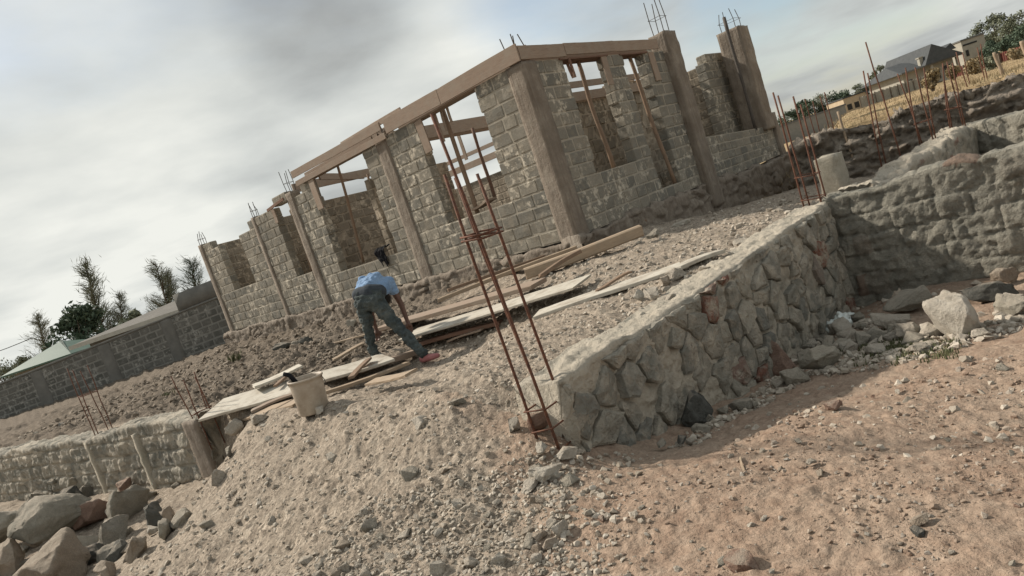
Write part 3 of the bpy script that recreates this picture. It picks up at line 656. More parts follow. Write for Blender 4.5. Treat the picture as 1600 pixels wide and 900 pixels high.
column(HB(9.72, -.02, 0), DL*.20, DR*.24, .8, 3.62, 4, (4, .42, 0), .012)
column(HB(13.25, -.03, 0), DL*.25, DR*.25, .45, 3.62, 5, (4, .42, 0))
column(HB(-.16, 4.72, 0), DR*.50, DL*.40, .35, 4.17, 6, (4, .75, 0), .02)
column(HB(-.06, 8.95, 0), DR*.62, DL*.62, 1.55, 4.28, 7, (4, .55, 0), .02)
column(HB(-.02, 9.62, 0), DR*.30, DL*.3, .4, 1.95, 9, None, .015)
# partitions inside
def part(s0, t0, D, ln, z1, holes=(), seed=0, m_='blockin', th=.18):
    hb(block_wall('partition_wall', HB(s0, t0, 0), D, DL if D is DR else -DR, 0, ln, .8, z1, th, M[m_], None, holes, seed=seed, gx=5, gz=4, rough=.025, back=False))
hb(block_wall('partition_wall', HB(1.75, 1.5, 0), DR, -DL, 0, 7.6, .8, 3.72, .18, M['blockin'], None, [(-1, 3.1, 3.3, 9), (3.1, 3.7, 3.5, 9)], seed=31, ch=.29, lmin=.4, lmax=.6, rough=.03, gx=7, gz=5, back=False))
for (s0, ln, z1, hol, sd) in ((5.0, 2.35, 3.25, (), 32), (8.25, 5.2, 3.42, ((3.6, 6, 2.9, 9),), 33), (10.35, 5, 3.5, (), 34)):
    hb(block_wall('partition_wall', HB(s0, .25, 0), DR, DL*-1, 0, ln, .8, z1, .18, M['blockin'], None, hol, seed=sd, rough=.02, gx=5, gz=4))
hb(block_wall('partition_wall', HB(13.25, .25, 0), DR, -DL, 0, 2.6, .8, 3.5, .2, M['blockin'], None, (), seed=35, gx=5, gz=4))
hb(block_wall('partition_wall', HB(2.2, 7.0, 0), DL, -DR, 0, 11, .8, 2.95, .18, M['blockin'], None, [(3, 4.2, 2.7, 9)], seed=36, gx=5, gz=4))
# pier behind the dwarf wall, stepped brickwork to its left
hb(block_wall('partition_wall', HB(.72, 8.15, 0), DR, -DL, 0, 1.3, .8, 3.88, .25, M['block'], None, [(-1, .2, 3.66, 9)], seed=37))
hb(block_wall('partition_wall', HB(.75, 8.2, 0), DL, -DR, .2, 3.2, .8, 3.62, .25, M['blockin'], None, [(2.3, 4, 3.3, 9)], seed=38))
# pier seen right behind the tall column
hb(block_wall('partition_wall', HB(.25, 4.9, 0), DL, -DR, 0, .5, .8, 4.0, .3, M['block'], None, (), seed=39))

# formwork boards (parts of the house)
def fb(s0, s1, zt, h, side='L', off=.03, matl='form', t=.03, seed=0, dz=0.):
    # board on edge against the wall face, top at zt
    if side == 'L': p0, p1, n = HB(s0, -off, zt), HB(s1, -off, zt+dz), -DR
    else: p0, p1, n = HB(-off, s0, zt), HB(-off, s1, zt+dz), -DL
    x = (p1-p0)/np.linalg.norm(p1-p0)
    return hb2(board('formwork_board', p0-n*t/2-UP*h/2+n*t, p1-n*t/2-UP*h/2+n*t, UP, h, t, M[matl], None, .006, seed))
def hb2(o): o.parent = house; o.matrix_parent_inverse = Matrix.Translation(-Vector(house.location)); return o
fb(-.04, 1.9, 4.07, .27, 'L', .035, seed=1); fb(1.905, 3.56, 4.075, .27, 'L', .035, seed=2)
fb(-.02, 3.5, 4.05, .25, 'L', -.24, seed=3); fb(3.0, 5.1, 4.13, .11, 'L', .01, seed=4); fb(3.7, 7.25, 4.09, .16, 'L', .035, seed=5, dz=.02); fb(3.62, 7.2, 3.86, .12, 'L', .04, seed=6, dz=.0); fb(3.7, 7.2, 4.02, .22, 'L', -.26, seed=7)
fb(8.0, 8.9, 3.68, .07, 'L', .02, 'redwood', seed=8, dz=-.06)
fb(-.03, 1.2, 4.04, .22, 'R', .03, seed=9); fb(1.205, 2.8, 4.045, .2, 'R', .035, seed=10); fb(2.805, 4.5, 4.04, .2, 'R', .03, seed=11); fb(0, 4.5, 4.03, .22, 'R', -.24, seed=12)
def soffit(s0, s1, z, side, matl='redwood', w=.2, seed=0):
    if side == 'L': p0, p1, wd = HB(s0, .10, z), HB(s1, .10, z), DR
    else: p0, p1, wd = HB(.10, s0, z), HB(.10, s1, z), DL
    hb2(board('soffit_board', p0, p1, wd, w, .03, M[matl], None, .004, seed))
soffit(1.05, 2.9, 3.80, 'L', 'form', .24, 1); soffit(4.5, 6.9, 3.80, 'L', 'form', .24, 2); soffit(1.0, 2.5, 3.80, 'R', 'redwood', .28, 3); soffit(2.95, 4.0, 3.80, 'R', 'redwood', .28, 4)
# jamb boards
def jamb(s, t, z0, z1, side, w=.2, seed=0, lean=0, matl='form'):
    p0 = HB(s, t, z1); p1 = HB(s+(lean if side == 'L' else 0), t+(lean if side == 'R' else 0), z0); hb2(board('cleat', p0, p1, DL if side == 'L' else DR, w, .028, M[matl], None, .003, seed))
jamb(2.68, -.03, 3.15, 3.76, 'L', .2, 3, -.04); jamb(6.62, -.03, 3.05, 3.74, 'L', .22, 4); jamb(-.03, 2.36, 3.25, 3.80, 'R', .18, 5); jamb(-.03, 4.15, 3.2, 3.78, 'R', .22, 6); jamb(8.65, -.03, 3.2, 3.55, 'L', .14, 9)
jamb(-.02, 1.25, 3.45, 3.78, 'R', .05, 7, .02, 'redwood'); jamb(.15, 1.45, 3.5, 3.78, 'R', .06, 8, .06, 'redwood'); jamb(.12, 3.14, 3.55, 3.78, 'R', .06, 11, .04, 'redwood')
jamb(2.25, .2, 3.4, 3.78, 'L', .05, 12, .02); jamb(2.45, .25, 3.25, 3.78, 'L', .06, 13, .0); jamb(2.05, .2, 3.5, 3.78, 'L', .05, 14)
# inner beams
def beam(s0, t0, s1, t1, zt, h, seed, matl='form', t=.04):
    p0, p1 = HB(s0, t0, zt-h/2), HB(s1, t1, zt-h/2); hb2(board('inner_formwork_beam', p0, p1, UP, h, t, M[matl], None, .008, seed))
beam(4.4, .2, 4.4, 6.5, 4.0, .32, 21); beam(4.15, .2, 4.15, 6.5, 3.98, .28, 22)
beam(1.66, 1.3, 1.66, 8.0, 3.62, .2, 23); beam(1.66, 1.3, 1.66, 8.0, 3.86, .14, 24); beam(1.9, 1.4, 1.9, 8.0, 3.66, .25, 25)
beam(2.0, 6.85, 9.5, 6.85, 3.55, .2, 26); beam(2.0, 6.85, 9.5, 6.85, 3.85, .12, 27)
beam(8.0, .3, 8.0, 4.5, 3.95, .22, 28); beam(6.9, .4, 8.2, 2.6, 3.9, .16, 29)
for k, (s, t) in enumerate(((3.4, 6.8), (4.6, 6.8), (6.0, 6.8), (5.1, 3.4))): hb2(board('cleat', HB(s, t, 3.9), HB(s, t, 3.2), DL, .1, .03, M['form'], None, .003, 60+k))

# timber props standing in the openings (each a thing)
def on_house(px, py, off, right=False):
    n = DL if right else DR; A = A0+n*off; r = ray(px, py); t = np.dot(A-EYE, n)/np.dot(r, n); return EYE+r*t
PR = [((690, 166), (748, 338), .35, 0, .045, 'thick timber prop standing in the first window left of the house corner'),
      ((738, 200), (774, 312), .9, 0, .035, 'thinner prop behind the thick one in the first window left of the corner'),
      ((526, 254), (568, 410), .3, 0, .035, 'crooked timber prop in the middle of the second window from the corner'),
      ((574, 272), (606, 350), .7, 0, .03, 'thin leaning prop at the right edge of the second window from the corner'),
      ((455, 318), (487, 424), .22, 0, .028, 'slim prop in the narrow third window from the corner'),
      ((902, 92), (960, 264), .12, 1, .042, 'timber prop in the first opening right of the house corner'),
      ((982, 85), (1056, 290), .12, 1, .045, 'tall timber prop standing in the doorway opening of the shaded facade'),
      ((668, 262), (702, 348), .5, 0, .03, 'short dark prop by the left edge of the first window from the corner')]
for i, (a, b, off, rt, r, lab) in enumerate(PR):
    p1, p0 = on_house(*a, off, rt), on_house(*b, off, rt)
    tag(pole('timber_prop', p0, p1, r, r*.85, M['redwood' if i in (1, 7) else 'pole'], i, .012 if i == 1 else .035), lab, 'prop', 'timber props holding up the formwork')
p1, p0 = PY(1131, 27, 16.9), PY(1181, 203, 16.9)
tag(pole('steel_pipe', p0, p1, .045, .045, M['steel'], 3, .01), 'dark pipe leaning against the tall rear column', 'pipe')
p1, p0 = on_house(770, 316, .35), on_house(745, 330, .35)
tag(board('wood_offcut', p0+UP*.06, p1+UP*.08, DR, .28, .04, M['form'], None, .01, 4), 'short plank lying on the sill of the first window left of the corner', 'plank')

# ------------------------------------------------------------------ rebar cages standing in the foundations
def cage(base, size, tops, stir, lab, r=.0075, name='rebar_cage', grp='rebar cages standing in the foundations', yaw=YA, lean=(0, 0), matl='rust', splay=.02, seed=0):
    base = np.asarray(base, float); root = thing(name, lab, 'rebar', grp, base.tolist()); rg = random.Random(seed)
    ux, uy = np.array([-math.cos(yaw), math.sin(yaw), 0]), np.array([math.sin(yaw), math.cos(yaw), 0]); cs = [(-1, -1), (1, -1), (1, 1), (-1, 1)]
    ln = np.array([lean[0], lean[1], 0])
    for (a, b), h_ in zip(cs, tops):
        if h_ <= 0: continue
        p = ux*a*size/2+uy*b*size/2; dv = np.array([rg.uniform(-splay, splay), rg.uniform(-splay, splay), 0])*1.6; j = lambda q: dv*q*h_+np.array([rg.uniform(-.006, .006), rg.uniform(-.006, .006), 0])
        P = [p-UP*.25]+[p+UP*h_*q+ln*h_*q+j(q) for q in (.25, .5, .75, 1)]
        mb = MB(); mb.tube(P, r, 7); q = mb.done('bar', M[matl], None, True); q.parent = root
    for z in stir:
        mb = MB(); k = size*.56; tilt = rg.uniform(-.02, .02)
        P = [ux*a*k+uy*b*k+UP*(z+tilt*a)+ln*z for a, b in cs+[cs[0], (cs[0][0]+.5, cs[0][1]+.3)]]; mb.tube(P, .0065, 6); q = mb.done('stirrup', M[matl], None, True); q.parent = root
    return root
cb = PZ(866, 690, .02); cb = C1+DL*.17-DR*.02+UP*.0
cage(cb, .17, (2.32, 1.96, 1.93, 1.9), (.03, .10, .22, .36, 1.52, 1.545), 'tall rusty rebar cage standing at the near corner of the rubble foundation wall', seed=1, splay=.012, r=.0105, lean=(-.025, 0))
cage(C2+DL*.18+DR*.12+UP*.45, .22, (1.42, 1.55, 1.5, 1.3), (.12, .42), 'rusty rebar cage where the two foundation walls meet', seed=2, r=.011, splay=.012)
def cage_at(px, py, Y, size, tops, stir, lab, **k): k.setdefault('r', .011); p = PY(px, py, Y); cage(p, size, tops, stir, lab, **k)
cage_at(1392, 236, 10.6, .3, (1.75, 1.35, 1.3, 0), (), 'group of long bare rebars with one taller than the rest, beyond the rear cage', seed=3, splay=.05)
cage_at(1446, 208, 11.2, .2, (1.1, 1.15, 1.1, 1.05), (.2,), 'rusty rebars crossing near their top, right of the tallest bar', seed=4, splay=.12)
cage_at(1492, 182, 11.6, .2, (.95, .95, .9, .9), (.15,), 'small bundle of rebars standing before the yellow bush', seed=5, splay=.08)
cage_at(1530, 142, 13.6, .3, (.85, .9, .85, .9), (), 'faint thin rebars standing on the bank top at the far right', seed=6, splay=.05)
cage_at(1288, 205, 14.5, .3, (.75, .8, .7, .8), (), 'faint rebars on the field edge between the rear cage and the stub post', seed=7, splay=.03)
k = LW0+dlw*3.2
cage(k+np.array([.12, .17, .3]), .2, (1.15, 1.2, 1.1, 1.15), (.72,), 'thin rusty rebars rising from the middle of the left stone foundation wall', seed=8, splay=.05)
cage(LW0+np.array([.02, .12, .2]), .18, (.72, .8, .75, .7), (.25,), 'short rusty rebars at the broken right end of the left foundation wall', seed=9, splay=.06)

# ------------------------------------------------------------------ boards lying about the site
def lay(name, a, b, w, t, matl, lab, lift=.06, lift2=None, seed=0, cat='board', acr=None, warp=.012, tilt=0., grp=None):
    p0, p1 = hit(*a, lift, _GS), hit(*b, lift if lift2 is None else lift2, _GS); d = p1-p0; d /= np.linalg.norm(d); acr = np.array([-d[1], d[0], tilt])
    return tag(board(name, p0, p1, acr, w, t, M[matl], None, warp, seed, 14, .012), lab, cat, grp)
lay('long_board', (330, 640), (478, 594), .62, .035, 'white', 'wide cement whitened board running left from behind the bucket', .15, .15, 1, tilt=.12)
lay('long_board', (496, 590), (604, 556), .55, .035, 'white', 'wide whitened board between the bucket and the worker', .15, .17, 21, tilt=.1)
lay('long_board', (325, 670), (470, 624), .24, .03, 'plank', 'narrow splintered board below the whitened board, left of the bucket', .10, .13, 2, tilt=.1)
lay('long_board', (395, 603), (470, 570),   .34, .03, 'white', 'short pale board lying half on the whitened board left of the bucket', .20, .21, 3)
lay('long_board', (506, 612), (636, 566), .12, .04, 'plank', 'narrow plank on the rubble just right of the bucket', .08, .10, 4)
lay('wood_offcut', (560, 575), (648, 545), .16, .075, 'form', 'thick brown plank beside the worker standing foot', .15, .13, 5)
lay('long_board', (640, 520), (909, 440), .50, .03, 'white', 'long pale cement covered board right of the worker hand', .10, .12, 6, tilt=.06)
lay('long_board', (600, 506), (842, 440), .46, .06, 'form', 'wide pinkish formwork plank between the pale board and the house', .12, .16, 7)
lay('thin_batten', (502, 541), (712, 480), .06, .03, 'plank', 'thin straight batten on the dirt behind the worker', .06, .08, 8)
lay('long_board', (648, 536), (782, 500), .13, .05, 'redwood', 'reddish plank half buried below the long pale board', .06, .06, 9)
lay('long_board', (838, 490), (1062, 412), .36, .04, 'white', 'pale board along the rubble behind the foundation wall top', .09, .10, 10)
lay('long_board', (1050, 418), (1124, 390), .16, .04, 'white', 'short pale board end near the top of the rubble slope', .10, .10, 11)
lay('leaning_plank', (684, 466), (900, 383), .1, .06, 'plank', 'weathered plank resting at the foot of the house wall', .16, .22, 12)
lay('leaning_plank', (818, 420), (1000, 352), .2, .16, 'plank', 'deep plank with pale top edge lying before the house corner', .26, .30, 13)
lay('thin_batten', (700, 452), (1008, 342), .05, .05, 'pole', 'long thin pole lying along the foot of the house wall', .24, .34, 14)
lay('thin_batten', (842, 428), (905, 390), .07, .05, 'pole', 'short stick lying across the planks before the house corner', .30, .28, 15)
lay('thin_batten', (430, 600), (462, 572), .05, .03, 'pole', 'broken lath on the whitened board behind the bucket', .2, .18, 16)
lay('thin_batten', (548, 588), (575, 558), .08, .03, 'pole', 'short lath sloping beside the worker left foot', .2, .22, 17)
pq = hit(332, 662, 0)
tag(board('wood_offcut', pq+np.array([-.12, .08, .45]), pq, (.8, .6, 0), .09, .03, M['form'], None, .004, 18), 'small upright board end beside the short rebars of the left wall', 'board')
lay('wood_stick', (1160, 715), (1168, 752), .012, .008, 'plank', 'small pale stick lying on the red earth', .02, .02, 19, cat='stick')

for i, (a, b, w_, mt, lab) in enumerate((((392, 640), (462, 612), .09, 'form', 'brown strip of wood lying across the whitened board left of the bucket'), ((520, 560), (566, 536), .10, 'plank', 'short plank pointing at the worker left foot'), ((580, 596), (640, 580), .14, 'plank', 'grey offcut under the thick brown plank by the worker'),
        ((700, 532), (752, 512), .07, 'form', 'short lath beside the reddish plank'), ((862, 455), (918, 432), .08, 'form', 'narrow offcut at the right end of the long pale board'), ((742, 438), (836, 412), .16, 'plank', 'wide plank tucked against the foot of the house wall'), ((930, 452), (985, 424), .05, 'pole', 'thin stick on the rubble above the pale board'))):
    lay('wood_scrap', a, b, w_, .025, mt, lab, .13 if i < 3 else .09, .18 if i < 3 else .11, 40+i, cat='wood scrap', tilt=.1)
# bucket
bp = hit(492, 643, 0); bk_ = thing('bucket', 'dirty tan plastic bucket standing on the rubble beside the white board', 'bucket', loc=bp.tolist())
tiltM = Matrix.Rotation(math.radians(4), 4, 'Y')
mb = MB(); prof = [(.0, .012), (.128, .012), (.135, .0), (.142, .01), (.158, .30), (.160, .33), (.170, .335), (.170, .352), (.162, .354), (.155, .352), (.150, .30), (.132, .03), (.0, .03)]
n = 32; V = []; Fc = []
for (r, z) in prof:
    for j in range(n): V.append(tiltM @ Vector((r*math.cos(6.2832*j/n)*(1+.02*math.sin(2*6.28*j/n)), r*math.sin(6.2832*j/n), z)))
for i in range(len(prof)-1):
    for j in range(n): Fc.append((i*n+j, i*n+(j+1) % n, (i+1)*n+(j+1) % n, (i+1)*n+j))
o = link('bucket_body', V, Fc, M['bucket'], bk_, None, True)
mb = MB(); mb.tube([tiltM @ Vector((.172*math.cos(a), .172*math.sin(a)-.02*math.sin(a), .30-.16*math.sin(a)*1)) for a in np.linspace(-.2, 3.34, 16)], .004, 6); mb.done('handle', M['steel'], bk_, True)
# trowel handle / dark tool sticking from the bucket
mb = MB(); a = bp+np.array([-.06, .03, .28]); mb.tube([a, a+np.array([-.07, .03, .13]), a+np.array([-.12, .03, .16])], [.022, .024, .02], 8); mb.box(a+np.array([.01, -.03, -.14]), (.05, 0, .02), (0, .06, 0), (-.02, 0, .16))
tag(mb.done('hand_tool', M['black'], None, True), 'dark tool handle sticking up from the left rim of the bucket', 'tool')

# jacket on the window sill
def cloth(name, P0, mat_, lab, pts, rads, seed):
    bm = bmesh.new(); me = bpy.data.meshes.new(name); mb = MB()
    for (a, b, r0, r1) in pts: capsule(mb, a, b, r0, r1)
    return mb
def capsule(mb, a, b, r0, r1, n=14, fl=None):
    a, b = Vector(a), Vector(b); d = b-a; Lh = max(d.length, 1e-4); d.normalize(); x = d.orthogonal().normalized(); y = d.cross(x)
    rings = []
    for k in range(5):
        t = -math.pi/2+k*math.pi/8; rings.append((a+d*math.sin(t)*r0, max(math.cos(t)*r0, 1e-4)))
    for k in range(5):
        t = k*math.pi/8; rings.append((b+d*math.sin(t)*r1, max(math.cos(t)*r1, 1e-4)))
    V = []; Fc = []
    for c, r in rings:
        for j in range(n): V.append(c+(x*math.cos(6.2832*j/n)+y*math.sin(6.2832*j/n))*r)
    for i in range(len(rings)-1):
        for j in range(n): Fc.append((i*n+j, i*n+(j+1) % n, (i+1)*n+(j+1) % n, (i+1)*n+j))
    Fc += [tuple(range(n))[::-1], tuple((len(rings)-1)*n+j for j in range(n))]; mb.add(V, Fc)
def remesh(o, vox, sm=6, disp=0., dscale=.08, seed=0):
    m_ = o.modifiers.new('r', 'REMESH'); m_.mode = 'VOXEL'; m_.voxel_size = vox; m_.use_smooth_shade = True
    s_ = o.modifiers.new('s', 'SMOOTH'); s_.factor = .5; s_.iterations = sm
    dg = bpy.context.evaluated_depsgraph_get(); me = bpy.data.meshes.new_from_object(o.evaluated_get(dg)); mt = o.data.materials[0]
    o.modifiers.clear(); old = o.data; me.name = old.name; o.data = me; bpy.data.meshes.remove(old)
    if not me.materials: me.materials.append(mt)
    if disp:
        n_ = len(me.vertices); co = np.zeros(n_*3); no = np.zeros(n_*3); me.vertices.foreach_get('co', co); me.vertices.foreach_get('normal', no); co = co.reshape(-1, 3); no = no.reshape(-1, 3)
        w_ = fbm(co[:, 0]/dscale, co[:, 1]/dscale, co[:, 2]/dscale*1.6, 3, seed); w_ = np.where(w_ > 0, w_, w_*1.6)
        co = co+no*(w_*disp)[:, None]; me.vertices.foreach_set('co', co.ravel()); me.update()
    me.polygons.foreach_set('use_smooth', [True]*len(me.polygons)); return o
jp = on_house(598, 397, 0.); js = float(np.dot(jp-A0, DL)); nu, nv = 22, 34; V = []; Fc = []
for lay_ in (0, 1):
    for i in range(nu):
        for j in range(nv):
            u, v = i/(nu-1), j/(nv-1); q = v*.44-.13; wdt = .34*(1-.45*max(0, v-.45)/.55*(1 if u < .5 else .6)); sx_ = js+(u-.5)*wdt+.05*math.sin(v*5)*v
            wr_ = .022*math.sin(u*19+v*5)+.02*float(vn(u*4, v*5, 2, 9)); wr_ = abs(wr_)+.012
            if q < 0: o_, z_ = -q*1., SILL+.01+wr_
            else: o_, z_ = -.012-wr_, SILL-q*(1+.25*math.sin(u*7))
            P_ = HB(sx_, o_, z_)+(UP*.012 if q < 0 else -DR*.012)*lay_; V.append(P_)
Id = np.arange(nu*nv*2).reshape(2, nu, nv)
for l in (0, 1):
    for i in range(nu-1):
        for j in range(nv-1): Fc.append((int(Id[l, i, j]), int(Id[l, i+1, j]), int(Id[l, i+1, j+1]), int(Id[l, i, j+1])))
rim = [(i, 0) for i in range(nu)]+[(nu-1, j) for j in range(1, nv)]+[(i, nv-1) for i in range(nu-2, -1, -1)]+[(0, j) for j in range(nv-2, 0, -1)]
for k in range(len(rim)): (i, j), (i2, j2) = rim[k], rim[(k+1) % len(rim)]; Fc.append((int(Id[0, i, j]), int(Id[0, i2, j2]), int(Id[1, i2, j2]), int(Id[1, i, j])))
tag(link('jacket', V, Fc, M['black'], None, None, True), 'crumpled black jacket hung over the sill of the second window from the corner', 'jacket')

# ------------------------------------------------------------------ the worker
wroot_p = np.array([*PY(622, 540, 8.75)[:2], .15]); worker = thing('person', 'person in blue t-shirt and jeans bending down over the boards, seen from behind', 'person', loc=wroot_p.tolist())
def W(px, py, Y): return Vector(PY(px, py, Y))
pel = W(577, 470, 8.78); hipL, hipR = W(566, 473, 8.80), W(589, 471, 8.74)
kL, aL = W(575, 512, 8.80), W(584, 551, 8.88); kR, aR = W(627, 516, 8.66), W(662, 554, 8.52)
waist = W(577, 455, 8.92); chest = W(586, 440, 9.10); shL, shR = W(568, 440, 9.16), W(607, 441, 9.14); neck = W(592, 444, 9.26)
head = W(598, 460, 9.40); elR, wrR = W(626, 474, 9.10), W(637, 503, 9.02); elL, wrL = W(578, 482, 9.26), W(588, 515, 9.24)
def person_mesh(name, caps, matl, vox, sm=5, disp=0, ds=.08, seed=0):
    mb = MB()
    for q in caps: capsule(mb, *q)
    o = remesh(mb.done(name, matl), vox, sm, disp, ds, seed); return under(o, worker)
def hand(wr, dirn, side, S=1.):
    d = Vector(dirn).normalized(); x = d.cross(Vector((0, 1, 0))).normalized(); y = d.cross(x); out_ = []
    pc = wr+d*.045*S; out_.append((wr, pc, .027*S, .036*S)); out_.append((pc-x*.02*S, wr+d*.09*S-x*.024*S, .022*S, .017*S)); out_.append((pc+x*.02*S, wr+d*.09*S+x*.024*S, .022*S, .017*S))
    for k, ln in zip((-1.5, -.5, .5, 1.5), (.075, .085, .08, .062)):
        b = wr+d*.09*S+x*k*.019*S; m_ = b+d*ln*.55*S+y*.012*S; e_ = m_+d*ln*.35*S+y*.034*S; out_ += [(b, m_, .0105*S, .0095*S), (m_, e_, .0095*S, .008*S)]
    b = wr+d*.03*S+x*side*.03*S; m_ = b+(d*.5+x*side*.8)*.035*S; e_ = m_+(d*.95+x*side*.1)*.035*S+y*.015*S; out_ += [(b, m_, .013*S, .0115*S), (m_, e_, .0115*S, .009*S)]
    return out_
body = [(pel, waist, .11, .105), (waist, chest, .105, .12), (shL, shR, .06, .06), (chest, neck, .09, .05), (neck, head, .05, .055), (head-Vector((0, 0, .0)), head+Vector((.01, .05, -.05)), .082, .078),
        (head+Vector((0, .10, -.02)), head+Vector((0, .118, -.045)), .014, .018), (head+Vector((-.078, .02, -.01)), head+Vector((-.082, .02, -.03)), .014, .012), (head+Vector((.078, .02, -.01)), head+Vector((.082, .02, -.03)), .014, .012),
        (shR, elR, .05, .04), (elR, wrR, .041, .027), (shL, elL, .05, .04), (elL, wrL, .041, .027), (hipL, kL, .07, .05), (kL, aL, .05, .035), (hipR, kR, .07, .05), (kR, aR, .05, .035)]
body += hand(wrR, W(642, 516, 9.0)-wrR, -1)+hand(wrL, W(590, 526, 9.22)-wrL, 1)
person_mesh('body', body, M['skin'], .0085, 3)
person_mesh('hair', [(head+Vector((0, -.015, -.03)), head+Vector((.008, .02, -.075)), .088, .082)], M['hair'], .012, 3, .008, .03)
shirt = [(W(577, 459, 8.86), W(581, 449, 9.0), .155, .16), (W(566, 460, 8.87), W(571, 446, 9.05), .10, .115), (W(590, 457, 8.85), W(600, 447, 9.05), .10, .115), (chest, W(588, 440, 9.16), .14, .12), (shL, shR, .088, .088), (shR, shR+(elR-shR)*.42, .085, .075), (shL, shL+(elL-shL)*.42, .085, .075), (chest, neck, .10, .065)]
person_mesh('tshirt', shirt, M['shirt'], .011, 4, .024, .09, 2)
pants = [(W(567, 466, 8.80), W(588, 463, 8.78), .118, .118), (W(567, 474, 8.77), W(588, 471, 8.73), .115, .115), (hipL+Vector((0, -.01, -.03)), kL, .112, .074), (kL, aL+Vector((0, 0, .04)), .074, .062), (aL+Vector((0, 0, .09)), aL+Vector((.01, -.01, .0)), .064, .07),
         (hipR+Vector((0, -.01, -.03)), kR, .112, .076), (kR, aR+Vector((-.02, 0, .05)), .076, .062), (aR+Vector((-.04, 0, .1)), aR+Vector((-.005, 0, .02)), .064, .068)]
person_mesh('jeans', pants, M['jeans'], .011, 3, .024, .07, 5)
person_mesh('waistband', [(W(562, 461, 8.84), W(577, 458.5, 8.80), .105, .128), (W(577, 458.5, 8.80), W(592, 456, 8.82), .128, .105)], M['belt'], .013, 4)
for nm, a, toe in (('shoe', aL, Vector((.02, .17, -.01))), ('shoe', aR, Vector((.17, -.02, -.01)))):
    z0 = a+Vector((0, 0, -.055)); sh_ = person_mesh(nm, [(z0-toe*.2, z0+toe*.55, .047, .046), (z0+toe*.5, z0+toe*1.0, .046, .034), (z0+Vector((0, 0, .03)), z0+Vector((0, 0, .05)), .05, .048)], M['shoe' if a is aR else 'jeans'], .01, 4)

# ------------------------------------------------------------------ stones
def hull_stone(name, seed, npts=18, sub=0, noise_=.0, flat=1., jag=.25):
    rg = np.random.default_rng(seed); P = rg.normal(size=(npts, 3)); P /= np.linalg.norm(P, axis=1, keepdims=True); P *= rg.uniform(1-jag, 1, (npts, 1)); P *= np.array([1, rg.uniform(.65, .95), rg.uniform(.58, .82)*flat])*.5
    bm = bmesh.new()
    for p in P: bm.verts.new(p)
    bmesh.ops.convex_hull(bm, input=bm.verts[:]); bmesh.ops.delete(bm, geom=[v for v in bm.verts if not v.link_faces], context='VERTS')
    if sub:
        bmesh.ops.bevel(bm, geom=bm.edges[:], offset=.016, segments=2, affect='EDGES', profile=.6, clamp_overlap=True)
        bmesh.ops.triangulate(bm, faces=bm.faces[:]); 
        for _ in range(sub): bmesh.ops.subdivide_edges(bm, edges=[e for e in bm.edges if e.calc_length() > .05], cuts=1, use_grid_fill=True)
        bmesh.ops.triangulate(bm, faces=bm.faces[:])
        co = np.array([v.co for v in bm.verts]); n = fbm(co[:, 0]*3.2, co[:, 1]*3.2, co[:, 2]*3.2, 4, seed)*noise_-np.abs(fbm(co[:, 0]*8, co[:, 1]*8, co[:, 2]*8, 3, seed+5))*noise_*.45
        bm.normal_update()
        for v, k in zip(bm.verts, n): v.co += v.normal*float(k)
    bmesh.ops.recalc_face_normals(bm, faces=bm.faces[:])
    me = bpy.data.meshes.new(name); bm.to_mesh(me); bm.free()
    if sub: me.polygons.foreach_set('use_smooth', [True]*len(me.polygons))
    return me
BIG = [hull_stone('boulder', 100+i, 15, 3, .07, 1.1, .18) for i in range(8)]
MID = [hull_stone('stone', 200+i, 13, 2, .06) for i in range(12)]
SMALL = [hull_stone('stone', 300+i, 11) for i in range(16)]
for me in BIG+MID+SMALL: me.materials.append(None)
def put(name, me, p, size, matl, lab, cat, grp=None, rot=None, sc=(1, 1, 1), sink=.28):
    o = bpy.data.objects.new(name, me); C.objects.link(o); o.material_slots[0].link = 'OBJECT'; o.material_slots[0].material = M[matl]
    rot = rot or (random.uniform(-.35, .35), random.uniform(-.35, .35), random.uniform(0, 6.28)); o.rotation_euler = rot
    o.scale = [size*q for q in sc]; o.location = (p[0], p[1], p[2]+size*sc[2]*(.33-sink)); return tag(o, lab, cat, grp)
def rock(px, py, wpx, matl, lab, big=None, sc=(1, 1, 1), lift=0., name=None, rot=None, sink=.2):
    p = hit(px, py+wpx*.18*min(sc[2], 1.2), lift); dist = np.linalg.norm(p-EYE); size = wpx/F*dist*1.06
    if big is None: big = size > .26
    me = (BIG[int(px*7+py) % len(BIG)] if big else MID[int(px*3+py) % len(MID)])
    put(name or ('boulder' if big else 'stone'), me, p, size, matl, lab, 'boulder' if big else 'stone', None, rot, sc, sink)
G = 'boulders heaped below the left foundation wall'
rock(89, 818, 108, 'greystone', 'largest pale grey boulder of the heap at lower left', True, (1, 1, 1.15), .05)
rock(90, 884, 112, 'tanstone', 'big boulder with a brownish flank in the bottom left corner, below the largest one', True, (1, 1, 1.1), .0)
rock(16, 833, 90, 'greystone', 'grey boulder cut by the left picture edge beside the largest boulder', True, (1, 1, 1), .05)
rock(16, 880, 66, 'tanstone', 'brownish boulder in the very bottom left corner', True, (1, 1, 1.2))
rock(147, 797, 54, 'redstone', 'warm tan boulder wedged between the largest boulder and the flat topped one', True, (1, 1, 1.2), .05)
rock(203, 786, 84, 'greystone', 'wide flat topped boulder leaning on the left foundation wall', True, (1, .9, 1.0), .05, rot=(.1, -.15, 2.6))
rock(183, 828, 56, 'greystone', 'small squarish boulder in front of the flat topped one', True, (1, 1, 1.1), .04)
rock(246, 803, 40, 'darkstone', 'dark leaning stone right of the flat topped boulder', None, (1, .8, 1.4), .04)
rock(265, 803, 36, 'tanstone', 'long tan stone leaning beside the dark one', None, (1, .6, 1.2), .03)
rock(262, 826, 40, 'greystone', 'greenish grey stone at the edge of the rubble fan, lower left', None, (1, .7, 1), .02)
